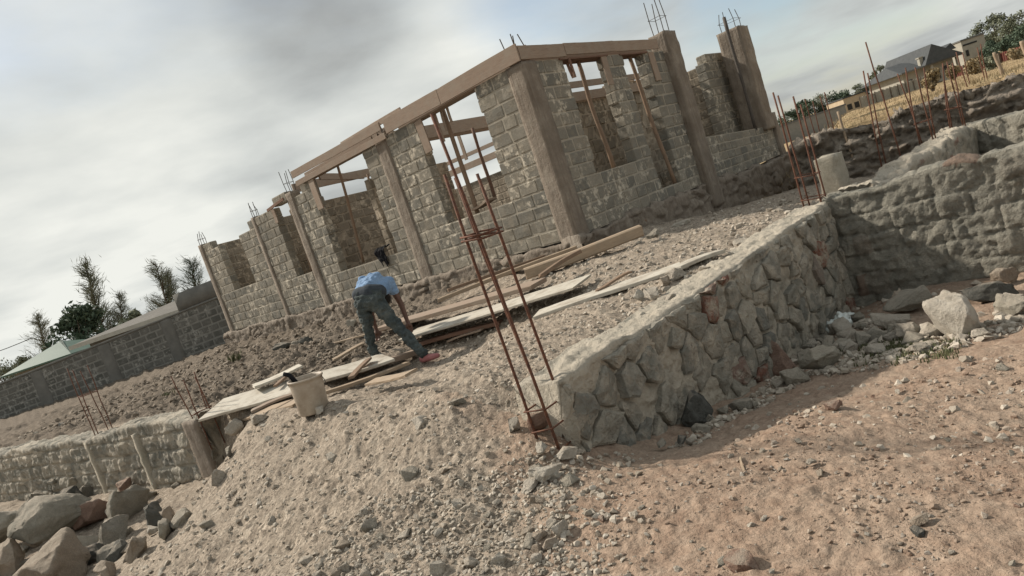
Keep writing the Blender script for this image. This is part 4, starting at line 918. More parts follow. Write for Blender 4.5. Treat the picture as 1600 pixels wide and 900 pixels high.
rock(213, 858, 40, 'tanstone', 'rounded tan stone at the foot of the rubble fan, lower left', None, (1, 1, 1.4), .02)
rock(150, 866, 46, 'darkstone', 'dark flat stone between the boulders and the rubble fan', None, (1, 1, .8))
rock(188, 860, 40, 'darkstone', 'dark wedge stone beside the rounded tan stone', None, (1, .8, .9))
rock(110, 775, 40, 'darkstone', 'dark stone top showing behind the largest boulder', True, (1, 1, 1), .1)
rock(196, 758, 34, 'redstone', 'brown pointed stone behind the flat topped boulder', True, (1, .8, 1.1), .1)
rock(342, 745, 36, 'stone', 'pale stone lying below the short rebars of the left wall', None, (1, .7, 1), .02)
rock(168, 892, 40, 'tanstone', 'tan stone at the bottom edge beside the corner boulders', None, (1, 1, 1))
rock(237, 828, 30, 'stone', 'small pale slab stone left of the greenish grey stone', None, (1, .6, .7))
rock(360, 705, 30, 'greystone', 'grey slab stone leaning at the right end of the left wall', None, (1, .6, .9), .02)
rock(400, 655, 40, 'stone', 'pale lump under the narrow splintered board', None, (1, .8, .8), .02)
rock(372, 664, 36, 'stone', 'rounded pale stone left of the lump under the splintered board', None, (1, .8, .8), .02)
# right: stones along the wall feet
rock(1490, 492, 84, 'stone', 'large pale jagged rock before the right foundation wall', True, (1, .8, 1.5), .05)
rock(1432, 463, 84, 'greystone', 'grey flat slab at the foot of the right foundation wall', True, (1, .7, .6), .08)
rock(1213, 560, 80, 'redstone', 'reddish rock at the foot of the rubble wall', True, (1, .9, 1.15), .02)
rock(1278, 562, 78, 'greystone', 'grey slab lying right of the reddish rock', True, (1, .7, .7), .04, rot=(.15, .05, .3))
rock(1090, 640, 60, 'darkstone', 'dark squared block under the rubble wall', True, (1, .9, 1.4), .03, rot=(.1, .2, .4))
rock(1150, 602, 48, 'greystone', 'grey stone leaning on the rubble wall left of the reddish rock', None, (1, .7, .9), .03)
rock(1168, 578, 44, 'greystone', 'flat grey chip on top of the stone pile left of the reddish rock', None, (1, .7, .5), .05)
rock(1065, 685, 40, 'darkstone', 'dark slab at the wall foot left of the squared block', None, (1, .6, .7), .02)
rock(1035, 692, 34, 'greystone', 'grey chip at the wall foot near the rebar cage', None, (1, .6, .6), .02)
rock(1407, 470, 28, 'tanstone', 'small upright brownish stone left of the grey slab', True, (.8, .8, 1.9), .06)
rock(1546, 456, 70, 'darkstone', 'dark flat stone right of the large jagged rock', True, (1, .7, .6), .03)
rock(1570, 428, 34, 'tanstone', 'square tan stone at the foot of the right wall', True, (1, 1, 1.2), .05)
rock(1588, 476, 60, 'greystone', 'grey rock at the right picture edge', True, (1, .8, .8), .03)
rock(1388, 500, 70, 'stone', 'pale low rock between the plastic bag and the jagged rock', True, (1, .8, .6), .02)
rock(1430, 515, 60, 'stone', 'pale low rock in front of the jagged rock', True, (1, .8, .6), .02)
rock(1350, 530, 44, 'greystone', 'grey stone behind the green weeds', None, (1, .8, .6), .02)
rock(1502, 526, 34, 'stone', 'pale flat stone below the jagged rock', None, (1, .8, .6))
rock(1536, 522, 28, 'stone', 'round pale stone right of the pale flat stone', None, (1, .8, .8))
# near the cage
rock(886, 707, 46, 'stone', 'whitish stone right at the foot of the tall rebar cage', None, (1, .6, .9), .02)
rock(845, 740, 82, 'stone', 'long pale slab fragment below the tall rebar cage', None, (1, .45, .5), .02, rot=(.1, -.1, .35))
rock(845, 653, 52, 'redstone', 'pinkish block behind the bars of the tall rebar cage', None, (1, .8, 1.2), .03)
rock(803, 662, 34, 'stone', 'pale chunk left of the tall rebar cage', None, (1, .9, 1), .02)
rock(846, 700, 34, 'stone', 'pale stone between the bars of the tall rebar cage', None, (1, .8, .7), .02)
rock(826, 632, 40, 'stone', 'cream lump of hardened mortar beside the rebar cage', None, (1, .8, .8), .02)
rock(875, 825, 44, 'stone', 'long pale stone at the right end of the gravel heap', None, (1, .45, .7), .02, rot=(.1, .1, .8))
rock(830, 755, 46, 'stone', 'flat stone under the long slab fragment', None, (1, .8, .5), .01)
# wall top & platform
for a in ((1022, 458, 40, 'stone', 'cream chunk on the inner edge of the rubble wall top', (1, .7, 1)), (1000, 462, 30, 'stone', 'pale chunk tilted beside the cream chunk on the rubble wall', (1, .5, 1)), (1060, 425, 44, 'stone', 'broken mortar lump at the end of the pale board', (1, .8, .8)), (1040, 438, 30, 'tanstone', 'tan lump between the pale board and the wall top', (1, .8, .9)),
          (1012, 352, 38, 'greystone', 'grey block lying before the house plinth', (1, .7, .7)), (1040, 346, 36, 'stone', 'pale flat stone before the house plinth', (1, .7, .5)), (1066, 348, 44, 'stone', 'pale slab before the doorway of the house', (1, .6, .4)), (1100, 333, 26, 'stone', 'small pale wedge under the tall column', (1, .6, .6)),
          (1022, 366, 30, 'greystone', 'grey stone in the rubble heap beside the planks', (1, .8, .8)), (443, 541, 34, 'darkstone', 'dark squared block on the dirt left of the worker', (1, .8, .9)), (479, 533, 26, 'darkstone', 'dark stone on the dirt nearer to the worker', (1, .9, .8)), (462, 538, 22, 'greystone', 'grey stone between the two dark blocks left of the worker', (1, .9, .8)),
          (550, 505, 26, 'greystone', 'grey stone at the foot of the house wall behind the worker', (1, .9, .9)), (500, 640, 30, 'stone', 'pale stone right of the bucket foot', (1, .8, .8)), (590, 548, 0, 0, 0, 0)):
    if a[2]: rock(*a[:5], None, a[5], .02)
rock(1300, 632, 44, 'redstone', 'reddish clod on the red earth', None, (1, .7, .6), .0)
rock(1160, 880, 76, 'redstone', 'large brick red clod at the bottom edge', None, (1, .8, .5), .0)
rock(1248, 688, 22, 'darkstone', 'small dark oval stone on the red earth', None, (1, .7, .6), .01)
rock(1268, 722, 20, 'stone', 'pale angular stone casting a shadow on the red earth', None, (1, .8, 1), .01)
rock(993, 803, 20, 'stone', 'whitish stone alone on the red earth near the gravel', None, (1, .8, 1), .01)
rock(1438, 812, 34, 'tanstone', 'flat tan stone of the cluster on the red earth', None, (1, .8, .6), .01)
rock(1434, 830, 22, 'darkstone', 'round dark stone below the flat tan one', None, (1, .9, .9), .01)

# countable loose stones (individuals) and gravel too fine to count
def scatter(n, box, dens, smin, smax, pw=2.2):
    out_ = []; x0, y0, x1, y1 = box
    while len(out_) < n:
        px, py = random.uniform(x0, x1), random.uniform(y0, y1)
        if random.random() > dens(px, py): continue
        out_.append((px, py, smin+(smax-smin)*random.random()**pw))
    return out_
def inr(p, poly):
    x, y = p; c = False
    for i in range(len(poly)):
        (a, b), (d, e_) = poly[i], poly[(i+1) % len(poly)]
        if (b > y) != (e_ > y) and x < (d-a)*(y-b)/(e_-b)+a: c = not c
    return c
FAN = [(330, 690), (500, 640), (700, 570), (830, 600), (900, 720), (880, 900), (120, 940), (250, 850)]
GRV = [(560, 800), (760, 740), (830, 700), (900, 730), (885, 900), (460, 920)]
sd_fan = lambda x, y: (1.0 if inr((x, y), GRV) else .12) if inr((x, y), FAN) else 0
ind = []
for (px, py, s) in scatter(112, (200, 560, 910, 915), sd_fan, 13, 40): ind.append((px, py, s, random.choice(['stone', 'stone', 'stone', 'greystone', 'tanstone']), 'loose pale stone lying on the rubble fan in front of the rebar cage', 'loose stones on the rubble fan'))
RED = [(930, 730), (1150, 690), (1300, 600), (1600, 540), (1620, 910), (890, 910)]
for (px, py, s) in scatter(44, (900, 540, 1620, 915), lambda x, y: (1 if (900 < x < 1260 and y > 790) else .4) if inr((x, y), RED) else 0, 9, 22): ind.append((px, py, s, random.choice(['stone', 'greystone', 'tanstone', 'redstone']), 'small stone lying on the bare red earth', 'small stones on the red earth'))
TOPW = [(880, 590), (1000, 480), (1130, 390), (1290, 300), (1300, 325), (1120, 430), (930, 570)]
for (px, py, s) in scatter(40, (780, 290, 1310, 610), lambda x, y: 1 if inr((x, y), TOPW) else 0, 12, 36): ind.append((px, py, s, 'stone', 'pale crumbled stone on the edge of the rubble wall top', 'crumbled stones along the rubble wall top'))
FOOT = [(1180, 610), (1260, 520), (1350, 490), (1480, 520), (1600, 470), (1600, 500), (1420, 560), (1250, 590), (1090, 690), (1040, 700)]
for (px, py, s) in scatter(54, (1030, 420, 1610, 710), lambda x, y: 1 if inr((x, y), FOOT) else 0, 18, 52, 1.5): ind.append((px, py, s, random.choice(['stone', 'stone', 'greystone', 'greystone']), 'fallen stone at the foot of the right foundation walls', 'fallen stones at the wall foot'))
HEAP = [(0, 760), (60, 750), (340, 740), (300, 830), (200, 905), (0, 905)]
for (px, py, s) in scatter(28, (0, 740, 345, 905), lambda x, y: 1 if inr((x, y), HEAP) else 0, 20, 52): ind.append((px, py, s, random.choice(['greystone', 'tanstone', 'greystone']), 'smaller stone filling the boulder heap below the left foundation wall', 'smaller stones among the boulders'))
PLAT = [(20, 690), (350, 545), (560, 500), (690, 470), (640, 540), (320, 640)]
for (px, py, s) in scatter(20, (10, 460, 700, 700), lambda x, y: 1 if inr((x, y), PLAT) else 0, 8, 20): ind.append((px, py, s, random.choice(['greystone', 'tanstone', 'darkstone']), 'earthy stone among the clods before the long house wall', 'earthy stones before the house wall'))
for i, (px, py, s, mt, lab, grp) in enumerate(ind):
    p = hit(px, py, 0)
    if p[1] < 1.5 or p[1] > 20: continue
    size = s/F*np.linalg.norm(p-EYE); me = MID[i % len(MID)]
    put('loose_stone', me, p, size, mt, lab, 'stone', grp, (random.uniform(-.5, .5), random.uniform(-.5, .5), random.uniform(0, 6.28)), (1, 1, random.uniform(.7, 1.2)))
# gravel: too many to count
def gravel(name, lab, pts, seed):
    rg = np.random.default_rng(seed); VV, FF, CC = [], [], []; n = 0
    base = []
    for me in SMALL:
        v = np.array([q.co for q in me.vertices]); base.append((v, [list(f.vertices) for f in me.polygons]))
    P = np.array(pts); h_ = heights(P[:, 0], P[:, 1])
    for (x, y, s), z in zip(pts, h_):
        v, f_ = base[rg.integers(len(base))]; a = rg.uniform(0, 6.28); b = rg.uniform(-.6, .6); ca, sa, cb, sb = math.cos(a), math.sin(a), math.cos(b), math.sin(b)
        R = np.array([[ca, -sa, 0], [sa, ca, 0], [0, 0, 1]]) @ np.array([[1, 0, 0], [0, cb, -sb], [0, sb, cb]])
        VV.append((v*s) @ R.T+np.array([x, y, z+s*.08])); FF += [[k+n for k in q] for q in f_]; n += len(v); CC += [rg.random()]*len(v)
    return tag(link(name, np.vstack(VV), FF, M['gravel'], None, dict(cell=CC)), lab, None, None, 'stuff')
def gpts(n, box, dens, smin, smax, seed, pw=3.):
    random.seed(seed); S_ = scatter(n, box, dens, smin, smax, pw); out_ = []
    A = np.array([PZ(a, b, .05) for a, b, _ in S_]); z = np.zeros(len(A))
    for _ in range(7):
        hh = heights(A[:, 0], A[:, 1], False); z = .5*z+.5*hh; A = np.array([PZ(a, b, min(zz, 1.3)) for (a, b, _), zz in zip(S_, z)])
    for p, (_, _, s) in zip(A, S_):
        if 1.2 < p[1] < 22: out_.append((p[0], p[1], s/F*np.linalg.norm(p-EYE)))
    return out_
gravel('gravel', 'fine grey gravel and chips spread over the rubble fan', gpts(6000, (100, 520, 920, 960), lambda x, y: (1. if inr((x, y), GRV) else .22) if inr((x, y), FAN) else 0, 2.5, 13, 1, 3.4), 1)
gravel('gravel', 'scattered fine chips on the red earth', gpts(2600, (880, 540, 1650, 960), lambda x, y: (.12+.88*(vn(x*.009, y*.017, 3, 4) > .12)) if inr((x, y), RED) else .0, 2.2, 13, 2, 4.5), 2).data.materials[0] = M['soilchip']
gravel('gravel', 'pale chips spilling from the rubble fan onto the red earth', gpts(700, (860, 690, 1080, 915), lambda x, y: max(0, 1-(x-870)/170)**1.5*(1 if y > 690+.12*(x-870) else 0), 3, 20, 6, 3), 6)
gravel('gravel', 'pale chips on the ground inside the foundation walls', gpts(3800, (600, 290, 1310, 610), lambda x, y: 1 if inr((x, y), [(640, 545), (900, 400), (1100, 340), (1260, 300), (1290, 320), (900, 580), (800, 610), (700, 580)]) else 0, 2.5, 12, 3, 3), 3)
gravel('soil_clods', 'brown soil clods before the long house wall', gpts(4200, (0, 450, 700, 720), lambda x, y: 1 if inr((x, y), PLAT) else 0, 2.5, 11, 4, 2.4), 4).data.materials[0] = M['tanstone']
gravel('gravel', 'stone chips at the foot of the right foundation walls', gpts(2600, (1000, 420, 1650, 720), lambda x, y: 1 if inr((x, y), FOOT) else .02, 4, 20, 5), 5)

# plastic bag, weeds
p = hit(1315, 502, .06); mb = MB(); capsule(mb, p+np.array([-.16, 0, .0]), p+np.array([.12, .02, .04]), .07, .05); capsule(mb, p+np.array([.0, .0, .03]), p+np.array([.16, .0, .05]), .08, .03); capsule(mb, p+np.array([-.2, -.05, .0]), p+np.array([.0, -.1, .0]), .05, .06)
tag(remesh(mb.done('plastic_bag', M['bag']), .016, 2, .06, .09, 4), 'crumpled white plastic bag at the foot of the rubble wall', 'plastic bag')
def tufts(name, lab, mt, pts, h0, h1, nb, spread, w, kind='stuff', cat=None, seed=0):
    rg = random.Random(seed); V = []; Fc = []
    for (x, y, z) in pts:
        for _ in range(nb):
            a = rg.uniform(0, 6.28); r = rg.uniform(0, spread); bx, by = x+r*math.cos(a), y+r*math.sin(a); hh = rg.uniform(h0, h1); l = hh*rg.uniform(.1, .6); b = rg.uniform(0, 6.28)
            dx, dy = math.cos(b), math.sin(b); n = len(V); V += [(bx-dy*w, by+dx*w, z-.02), (bx+dy*w, by-dx*w, z-.02), (bx+dx*l*.5+dy*w*.7, by+dy*l*.5-dx*w*.7, z+hh*.6), (bx+dx*l*.5-dy*w*.7, by+dy*l*.5+dx*w*.7, z+hh*.6), (bx+dx*l, by+dy*l, z+hh)]
            Fc += [(n, n+1, n+2, n+3), (n+3, n+2, n+4)]
    o = link(name, V, Fc, M[mt]); return tag(o, lab, cat, None, kind)
wp = []
random.seed(21)
for _ in range(170):
    p = hit(random.gauss(1405, 45), random.gauss(543, 9), 0); wp.append(tuple(p))
tufts('low_weeds', 'low green weeds between the stones and the red earth', 'weed', wp, .008, .035, 10, .07, .006, seed=1)
p = hit(368, 565, 0); tufts('green_weed', 'small green weed growing on the dirt by the left end of the house', 'weed', [tuple(p)], .08, .28, 60, .14, .016, None, 'plant', 2)
p = hit(262, 622, 0); tufts('green_weed', 'yellowish weed on the dirt above the left foundation wall', 'weed', [tuple(p)], .05, .16, 40, .18, .012, None, 'plant', 3)

# ------------------------------------------------------------------ left background: compound wall, roofs, trees
cw0, cw1 = np.array([-24., 24, 0]), np.array([-4., 24.6, 0]); dcw = (cw1-cw0)/20.01; ncw = np.array([dcw[1], -dcw[0], 0])
cwall = thing('compound_wall', 'long grey block compound wall with plastered pillars behind the site at the left', 'wall', loc=cw0.tolist())
def tz(x): return 1.62+(x+18.5)*.052          # the wall climbs to the right
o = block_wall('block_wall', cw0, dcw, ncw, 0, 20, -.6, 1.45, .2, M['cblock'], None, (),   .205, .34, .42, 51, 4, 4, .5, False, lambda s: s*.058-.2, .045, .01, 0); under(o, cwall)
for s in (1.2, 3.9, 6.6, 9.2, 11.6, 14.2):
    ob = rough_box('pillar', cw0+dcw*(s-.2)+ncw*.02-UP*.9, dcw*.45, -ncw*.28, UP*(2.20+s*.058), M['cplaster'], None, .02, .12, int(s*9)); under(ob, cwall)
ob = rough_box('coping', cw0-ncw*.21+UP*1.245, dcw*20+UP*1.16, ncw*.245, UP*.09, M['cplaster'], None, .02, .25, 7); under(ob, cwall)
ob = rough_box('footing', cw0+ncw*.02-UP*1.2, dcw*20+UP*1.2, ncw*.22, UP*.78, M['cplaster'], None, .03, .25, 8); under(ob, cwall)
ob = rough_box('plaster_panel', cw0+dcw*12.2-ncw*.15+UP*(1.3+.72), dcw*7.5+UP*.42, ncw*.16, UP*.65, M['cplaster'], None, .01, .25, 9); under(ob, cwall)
def hip_roof(mb, x0, x1, y0, y1, ze, zr, inset, ov=0.):
    P = [(x0, y0, ze), (x1, y0, ze), (x1, y1, ze), (x0, y1, ze), (x0+inset, (y0+y1)/2, zr), (x1-inset, (y0+y1)/2, zr)]
    mb.add(P+[(p[0], p[1], ze-.08) for p in P[:4]], [(0, 1, 5, 4), (1, 2, 5), (2, 3, 4, 5), (3, 0, 4), (6, 9, 8, 7), (0, 6, 7, 1), (1, 7, 8, 2), (2, 8, 9, 3), (3, 9, 6, 0)])
def house_block(name, lab, x0, x1, y0, y1, zb, ze, zr, inset, roof, wall_m, ov=.5, wins=()):
    h = thing(name, lab, 'house', loc=((x0+x1)/2, y0, zb)); mb = MB(); mb.box((x0, y0, zb), (x1-x0, 0, 0), (0, y1-y0, 0), (0, 0, ze-zb-.09)); under(mb.done('wall', M[wall_m]), h)
    mb = MB(); hip_roof(mb, x0-ov, x1+ov, y0-ov, y1+ov, ze, zr, inset); under(mb.done('roof', M[roof]), h)
    for (u, w_, z0, z1) in wins:
        mb = MB(); mb.box((x0+u, y0-.06, z0), (w_, 0, 0), (0, .05, 0), (0, 0, z1-z0)); q = under(mb.done('window', M['void']), h)
        mb = MB(); mb.box((x0+u-.06, y0-.09, z0-.07), (w_+.12, 0, 0), (0, .09, 0), (0, 0, .07)); f_ = mb.done('sill', M['fascia'], q)
    return h
# green roof: px 18..117
a, b = PY(10, 587, 33), PY(120, 553, 33)
house_block('green_roofed_house', 'house with a greenish sheet roof behind the compound wall at the left', a[0]+.4, b[0]-.4, 33, 37, .2, 1.92, 2.75, 1.9, 'roof_green', 'greyplaster', .4, ((1.2, .8, .6, 1.3),))
a, b = PY(118, 548, 28), PY(345, 470, 28)
hs = house_block('low_brown_house', 'low house with a weathered brown roof and pale fascia behind the compound wall', a[0]+.4, a[0]+8.4, 28.4, 33, .2, 2.16, 2.72, 3.9, 'roof_brown', 'greyplaster', .5, ((4, 1, .8, 1.7),))
mb = MB(); mb.box((a[0]-.12, 27.83, 2.0), (5.2, 0, 0.02), (0, .05, 0), (0, 0, .17)); under(mb.done('fascia', M['fascia']), hs)

def leaf_mesh(name, P, size, mt, parent, seed, elong=1.0, dirs=None, cols=None):
    rg = np.random.default_rng(seed); P = np.asarray(P); n = len(P); a = rg.normal(size=(n, 3)); 
    if dirs is not None: a = a*.35+np.asarray(dirs)
    a /= np.linalg.norm(a, axis=1, keepdims=True); b = np.cross(a, rg.normal(size=(n, 3))); b /= np.linalg.norm(b, axis=1, keepdims=True)
    s = size*rg.uniform(.6, 1.3, (n, 1)); a = a*s*elong; b = b*s*.5/max(1, elong*.7)
    V = np.stack([P-a-b*.3, P-a*.1+b, P+a, P-a*.1-b], 1).reshape(-1, 3); Fc = np.arange(n*4).reshape(n, 4); return link(name, V, Fc, M[mt], parent)
def tree(px, py_base, Y, top, lab, kind, mt, seed, width=None, lean=0.):
    """top: pixel of the crown top; base given by ground level z0"""
    rg = random.Random(seed); tp = PY(*top, Y); bx = PY(px, py_base, Y); z0 = -.2; H = tp[2]-z0; root = thing('tree', lab, 'tree', None, (bx[0], Y, z0)); tp = tp-np.array([bx[0], Y, z0])
    top_v = Vector((tp[0], 0, H)); pts = []; dr_ = []; mb = MB(); w = width or H*.3
    if kind == 'casuarina':
        n = 9; tr = [top_v*q+Vector((math.sin(q*5+seed)*.02*H, math.cos(q*4)*.02*H, 0))*(1-q) for q in [i/n for i in range(n+1)]]; mb.tube(tr, [H*.022*(1-.9*i/n) for i in range(n+1)], 6)
        nb = 40
        for i in range(nb):
            q = .18+.8*(i+rg.random())/nb; a = rg.uniform(0, 6.28); ln = w*(1.05-q)*rg.uniform(.5, 1.35)+.12*H*.3; c = top_v*q; d = Vector((math.cos(a), math.sin(a), rg.uniform(.55, 1.3))).normalized()
            br = [c, c+d*ln*.55, c+d*ln+Vector((0, 0, ln*.12))]; mb.tube(br, [.018*H*.4, .008*H*.4, .003*H*.4], 4)
            for k in range(int(34+60*ln/w)):
                u = rg.random()**.7; p = c+d*ln*u+Vector((rg.gauss(0, 1), rg.gauss(0, 1), rg.gauss(0, 1)))*(.035+.05*u)*H*.33; pts.append(p); dr_.append((d+Vector((0, 0, .3-rg.random()*.8)))[:])
        size, el = .0105*H, 3.4
    else:
        n = 6; tr = [top_v*.7*(i/n)+Vector((math.sin(i*1.3+seed)*.015*H, math.cos(i*1.7+seed)*.015*H, 0)) for i in range(n+1)]; mb.tube(tr, [H*.03*(1-.7*i/n) for i in range(n+1)], 7)
        ncl = {'round': 34, 'euc': 22, 'bush': 18}[kind]; lo = {'round': .34, 'euc': .38, 'bush': .1}[kind]
        for i in range(ncl):
            q = rg.uniform(lo, .98); a = rg.uniform(0, 6.28); prof_ = math.sin(math.pi*min(1, max(.05, (q-lo)/(1.03-lo)))**.75); r = w*prof_*math.sqrt(rg.random()); c = Vector((top_v.x*q+r*math.cos(a), r*math.sin(a)*.8, H*q))
            st = top_v*max(.15, q*.62); mb.tube([st, (st+c)/2+Vector((0, 0, -.02*H)), c], [.012*H, .007*H, .003*H], 5)
            cr = w*rg.uniform(.2, .42)
            for k in range({'round': 150, 'euc': 80, 'bush': 110}[kind]):
                v = Vector((rg.gauss(0, 1), rg.gauss(0, 1), rg.gauss(0, .7))); v = v.normalized()*cr*rg.random()**.45; pts.append(c+v)
        size, el = {'round': .028*H, 'euc': .026*H, 'bush': .05*H}[kind], 1.3; dr_ = None
    mb.done('trunk', M['bark'], root, True); leaf_mesh('crown', [p[:] for p in pts], size, mt, root, seed, el, dr_)
    return root
tree(180, 590, 42, (133, 408), 'tall thin feathery casuarina behind the brown roofed house', 'casuarina', 'leaf_grey', 1, 2.0)
tree(206, 590, 42, (186, 458), 'shorter feathery tree just right of the tall casuarina', 'casuarina', 'leaf_grey', 2, 1.6)
tree(130, 600, 38, (122, 482), 'dark round leafy tree between the green roof and the casuarina', 'round', 'leaf_dark', 3, 1.9)
tree(78, 600, 46, (58, 490), 'pale thin tree left of the dark round tree', 'casuarina', 'leaf_grey', 4, 2.1)
tree(8, 625, 50, (4, 570), 'low pale tree at the left picture edge', 'euc', 'leaf_euc', 5, 1.8)
tree(35, 615, 50, (30, 560), 'small pale tree behind the green roof', 'euc', 'leaf_euc', 15, 1.2)
tree(285, 560, 44, (243, 410), 'feathery casuarina beside the left end of the house', 'casuarina', 'leaf_grey', 6, 2.2)
tree(268, 565, 45, (262, 425), 'middle feathery casuarina of the group by the house', 'casuarina', 'leaf_grey', 17, 1.9)
tree(335, 545, 45, (296, 406), 'denser casuarina partly hidden by the left end of the house', 'casuarina', 'leaf_dark', 7, 2.4)
tree(210, 570, 36, (205, 483), 'low yellowish bush above the brown roof', 'bush', 'leaf_euc', 8, .8)
mb = MB(); a, b = Vector(PY(-160, 572, 40)), Vector(PY(50, 528, 40)); mb.tube([a+(b-a)*q-Vector((0, 0, .5*math.sin(q*3.14))) for q in [i/10 for i in range(11)]], .022, 5); tag(mb.done('power_cable', M['cable']), 'thin overhead cable in the sky at the left edge', 'cable')

# ------------------------------------------------------------------ right background: field, houses, trees
def gf(x, y): return gz(x, y)
pts = []
random.seed(5)
for _ in range(5200):
    px, py = random.uniform(1180, 1680), random.uniform(60, 230); z = 1.05; p = PZ(px, py, z) if ray(px, py)[2] < -4 else None
    if p is None or p[1] > 75 or p[1] < 11: continue
    pts.append((p[0]+random.uniform(-.5, .5), p[1], 0))
pa = np.array(pts); hz = heights(pa[:, 0], pa[:, 1], False); e = BK1-BK0; en = np.array([-e[1], e[0]])/np.linalg.norm(e); dbb = (pa[:, 0]-BK0[0])*en[0]+(pa[:, 1]-BK0[1])*en[1]
pts = [(p[0], p[1], h_) for p, h_, d_ in zip(pts, hz, dbb) if d_ > .5]
tufts('dry_field_grass', 'tawny dry grass of the field beyond the dug bank', 'drygrass', pts, .03, .09, 10, .6, .006, seed=6)
def bush(px, py, Y, wpx, hpx, lab, mt, seed):
    p = PY(px, py, Y); z = gf(p[0], Y); S_ = Y/F; root = thing('bush', lab, 'bush', None, (p[0], Y, z)); rg = random.Random(seed); P = []; mb = MB()
    for k in range(16):
        a = rg.uniform(0, 6.28); c = Vector((math.cos(a)*rg.random()*wpx*S_*.4, math.sin(a)*rg.random()*wpx*S_*.3, hpx*S_*rg.uniform(.25, .9))); mb.tube([(0, 0, -.05), c*.5, c], [.02, .012, .005], 4)
        for _ in range(70): v = Vector((rg.gauss(0, 1), rg.gauss(0, 1), rg.gauss(0, 1))).normalized()*rg.random()**.5*wpx*S_*.17; P.append((c+v)[:])
    mb.done('stem', M['bark'], root); leaf_mesh('foliage', P, .03*Y/12, mt, root, seed, 1.4); return root
bush(1458, 142, 17, 30, 34, 'yellowish bush in front of the grey house', 'drygrass', 1)
bush(1275, 222, 15.5, 26, 14, 'small dark bush on the field edge behind the rear rebar cage', 'leaf_euc', 2)
bush(1528, 118, 20, 34, 22, 'dry bush beside the red fence', 'drygrass', 3)
bush(1552, 112, 19, 30, 20, 'greenish bush left of the leaning fence post', 'leaf_euc', 4)
bush(1490, 118, 24, 26, 24, 'dusty bush at the left end of the red fence', 'drygrass', 5)
bush(1590, 96, 22, 30, 16, 'dry bush at the right edge of the field', 'drygrass', 6)
def post(px0, py0, px1, py1, Y, r, lab):
    a, b = PY(px1, py1, Y), PY(px0, py0, Y); a[2] = min(a[2], gf(a[0], a[1])-.05); tag(pole('fence_post', a, b, r, r*.9, M['plank'], int(px0), .01), lab, 'post', 'fence posts in the field')
post(1309, 174, 1324, 206, 13.6, .028, 'short wooden stub post at the field edge, behind the two tall bars')
post(1553, 82, 1568, 120, 13.2, .035, 'leaning wooden post on the bank before the red fence')
post(1596, 64, 1604, 84, 20, .06, 'thick pale post at the right picture edge')
post(1577, 78, 1582, 92, 24, .04, 'small post behind the thick pale post')
# grey roofed house, built in its own axes
def gable_house():
    Y = 90; S_ = Y/F; L0 = PY(1404, 117, Y); z0 = -.3; ze = L0[2]; h = thing('grey_roofed_house', 'large pale house with dark grey hipped and gabled roofs across the field', 'house', loc=(L0[0]+4.5, Y, z0))
    x0 = L0[0]; Wd = 8.2
    mb = MB(); mb.box((x0+.7, Y+.4, z0), (Wd-1, 0, 0), (0, 8, 0), (0, 0, ze-z0-.1)); under(mb.done('wall', M['wall_pale']), h)
    mb = MB(); hip_roof(mb, x0-.2, x0+4.5, Y-.8, Y+8.8, ze, ze+1.5, 1.2); mb.add([(x0+3.0, Y-1.2, ze+.05), (x0+8.4, Y-1.2, ze+.05), (x0+8.4, Y+9, ze+.05), (x0+3.0, Y+9, ze+.05), (x0+4.6, Y-1.0, ze+2.5), (x0+4.6, Y+9, ze+2.5)], [(0, 4, 5, 3), (4, 1, 2, 5), (0, 1, 4), (3, 5, 2)])
    mb.add([(x0+6.9, Y+1, ze+1), (x0+9.2, Y+1, ze+1), (x0+9.2, Y+8, ze+1), (x0+6.9, Y+8, ze+1), (x0+8.6, Y+1, ze+1.9), (x0+8.6, Y+8, ze+1.9)], [(0, 4, 5, 3), (4, 1, 2, 5), (0, 1, 4), (3, 5, 2)]); under(mb.done('roof', M['roof_grey']), h)
    mb = MB(); mb.box((x0-.2, Y-.92, ze-.12), (Wd+.5, 0, 0), (0, .1, 0), (0, 0, .2)); under(mb.done('fascia', M['ridge']), h)
    for u, w_, za, zb in ((4.8, 1.0, .9, 2.2), (6.5, .9, 1.0, 2.3), (1.4, .5, 1.2, 2.0), (4.9, .9, -.3, .5)):
        mb = MB(); mb.box((x0+u, Y+.31, z0+za), (w_, 0, 0), (0, .08, 0), (0, 0, zb-za)); under(mb.done('window', M['void']), h)
    mb = MB(); mb.box((x0+3.0, Y-.3, ze), (.5, 0, 0), (0, .5, 0), (0, 0, 1.2)); mb.box((x0+2.9, Y-.4, ze+1.2), (.7, 0, 0), (0, .7, 0), (0, 0, .15)); under(mb.done('chimney', M['wall_pale']), h)
    for u in (4.1, 7.7):
        mb = MB(); mb.box((x0+u, Y-.6, z0), (.3, 0, 0), (0, .3, 0), (0, 0, ze-z0-.13)); under(mb.done('porch_post', M['wall_pale']), h)
gable_house()
def flat_house(px0, py0, px1, Y, H, dep, lab, wm, wins, name='block_house', top=None):
    a, b = PY(px0, py0, Y), PY(px1, py0-(px1-px0)*.333, Y); zt = a[2]; z0 = zt-H; Wd = b[0]-a[0]; h = thing(name, lab, 'house', loc=((a[0]+b[0])/2, Y, z0))
    mb = MB(); mb.box((a[0], Y, z0), (Wd, 0, 0), (0, dep, 0), (0, 0, H)); under(mb.done('wall', M[wm]), h)
    mb = MB(); mb.box((a[0]-.15, Y-.15, zt+.003), (Wd+.3, 0, 0), (0, dep+.3, 0), (0, 0, .22)); under(mb.done('roof_slab', M['ridge' if wm != 'wall_tan' else 'roof_grey']), h)
    for u, w_, za, zb in wins:
        mb = MB(); mb.box((a[0]+u*Wd, Y-.06, z0+za*H), (w_*Wd, 0, 0), (0, .05, 0), (0, 0, (zb-za)*H)); under(mb.done('window', M['void']), h)
    return h
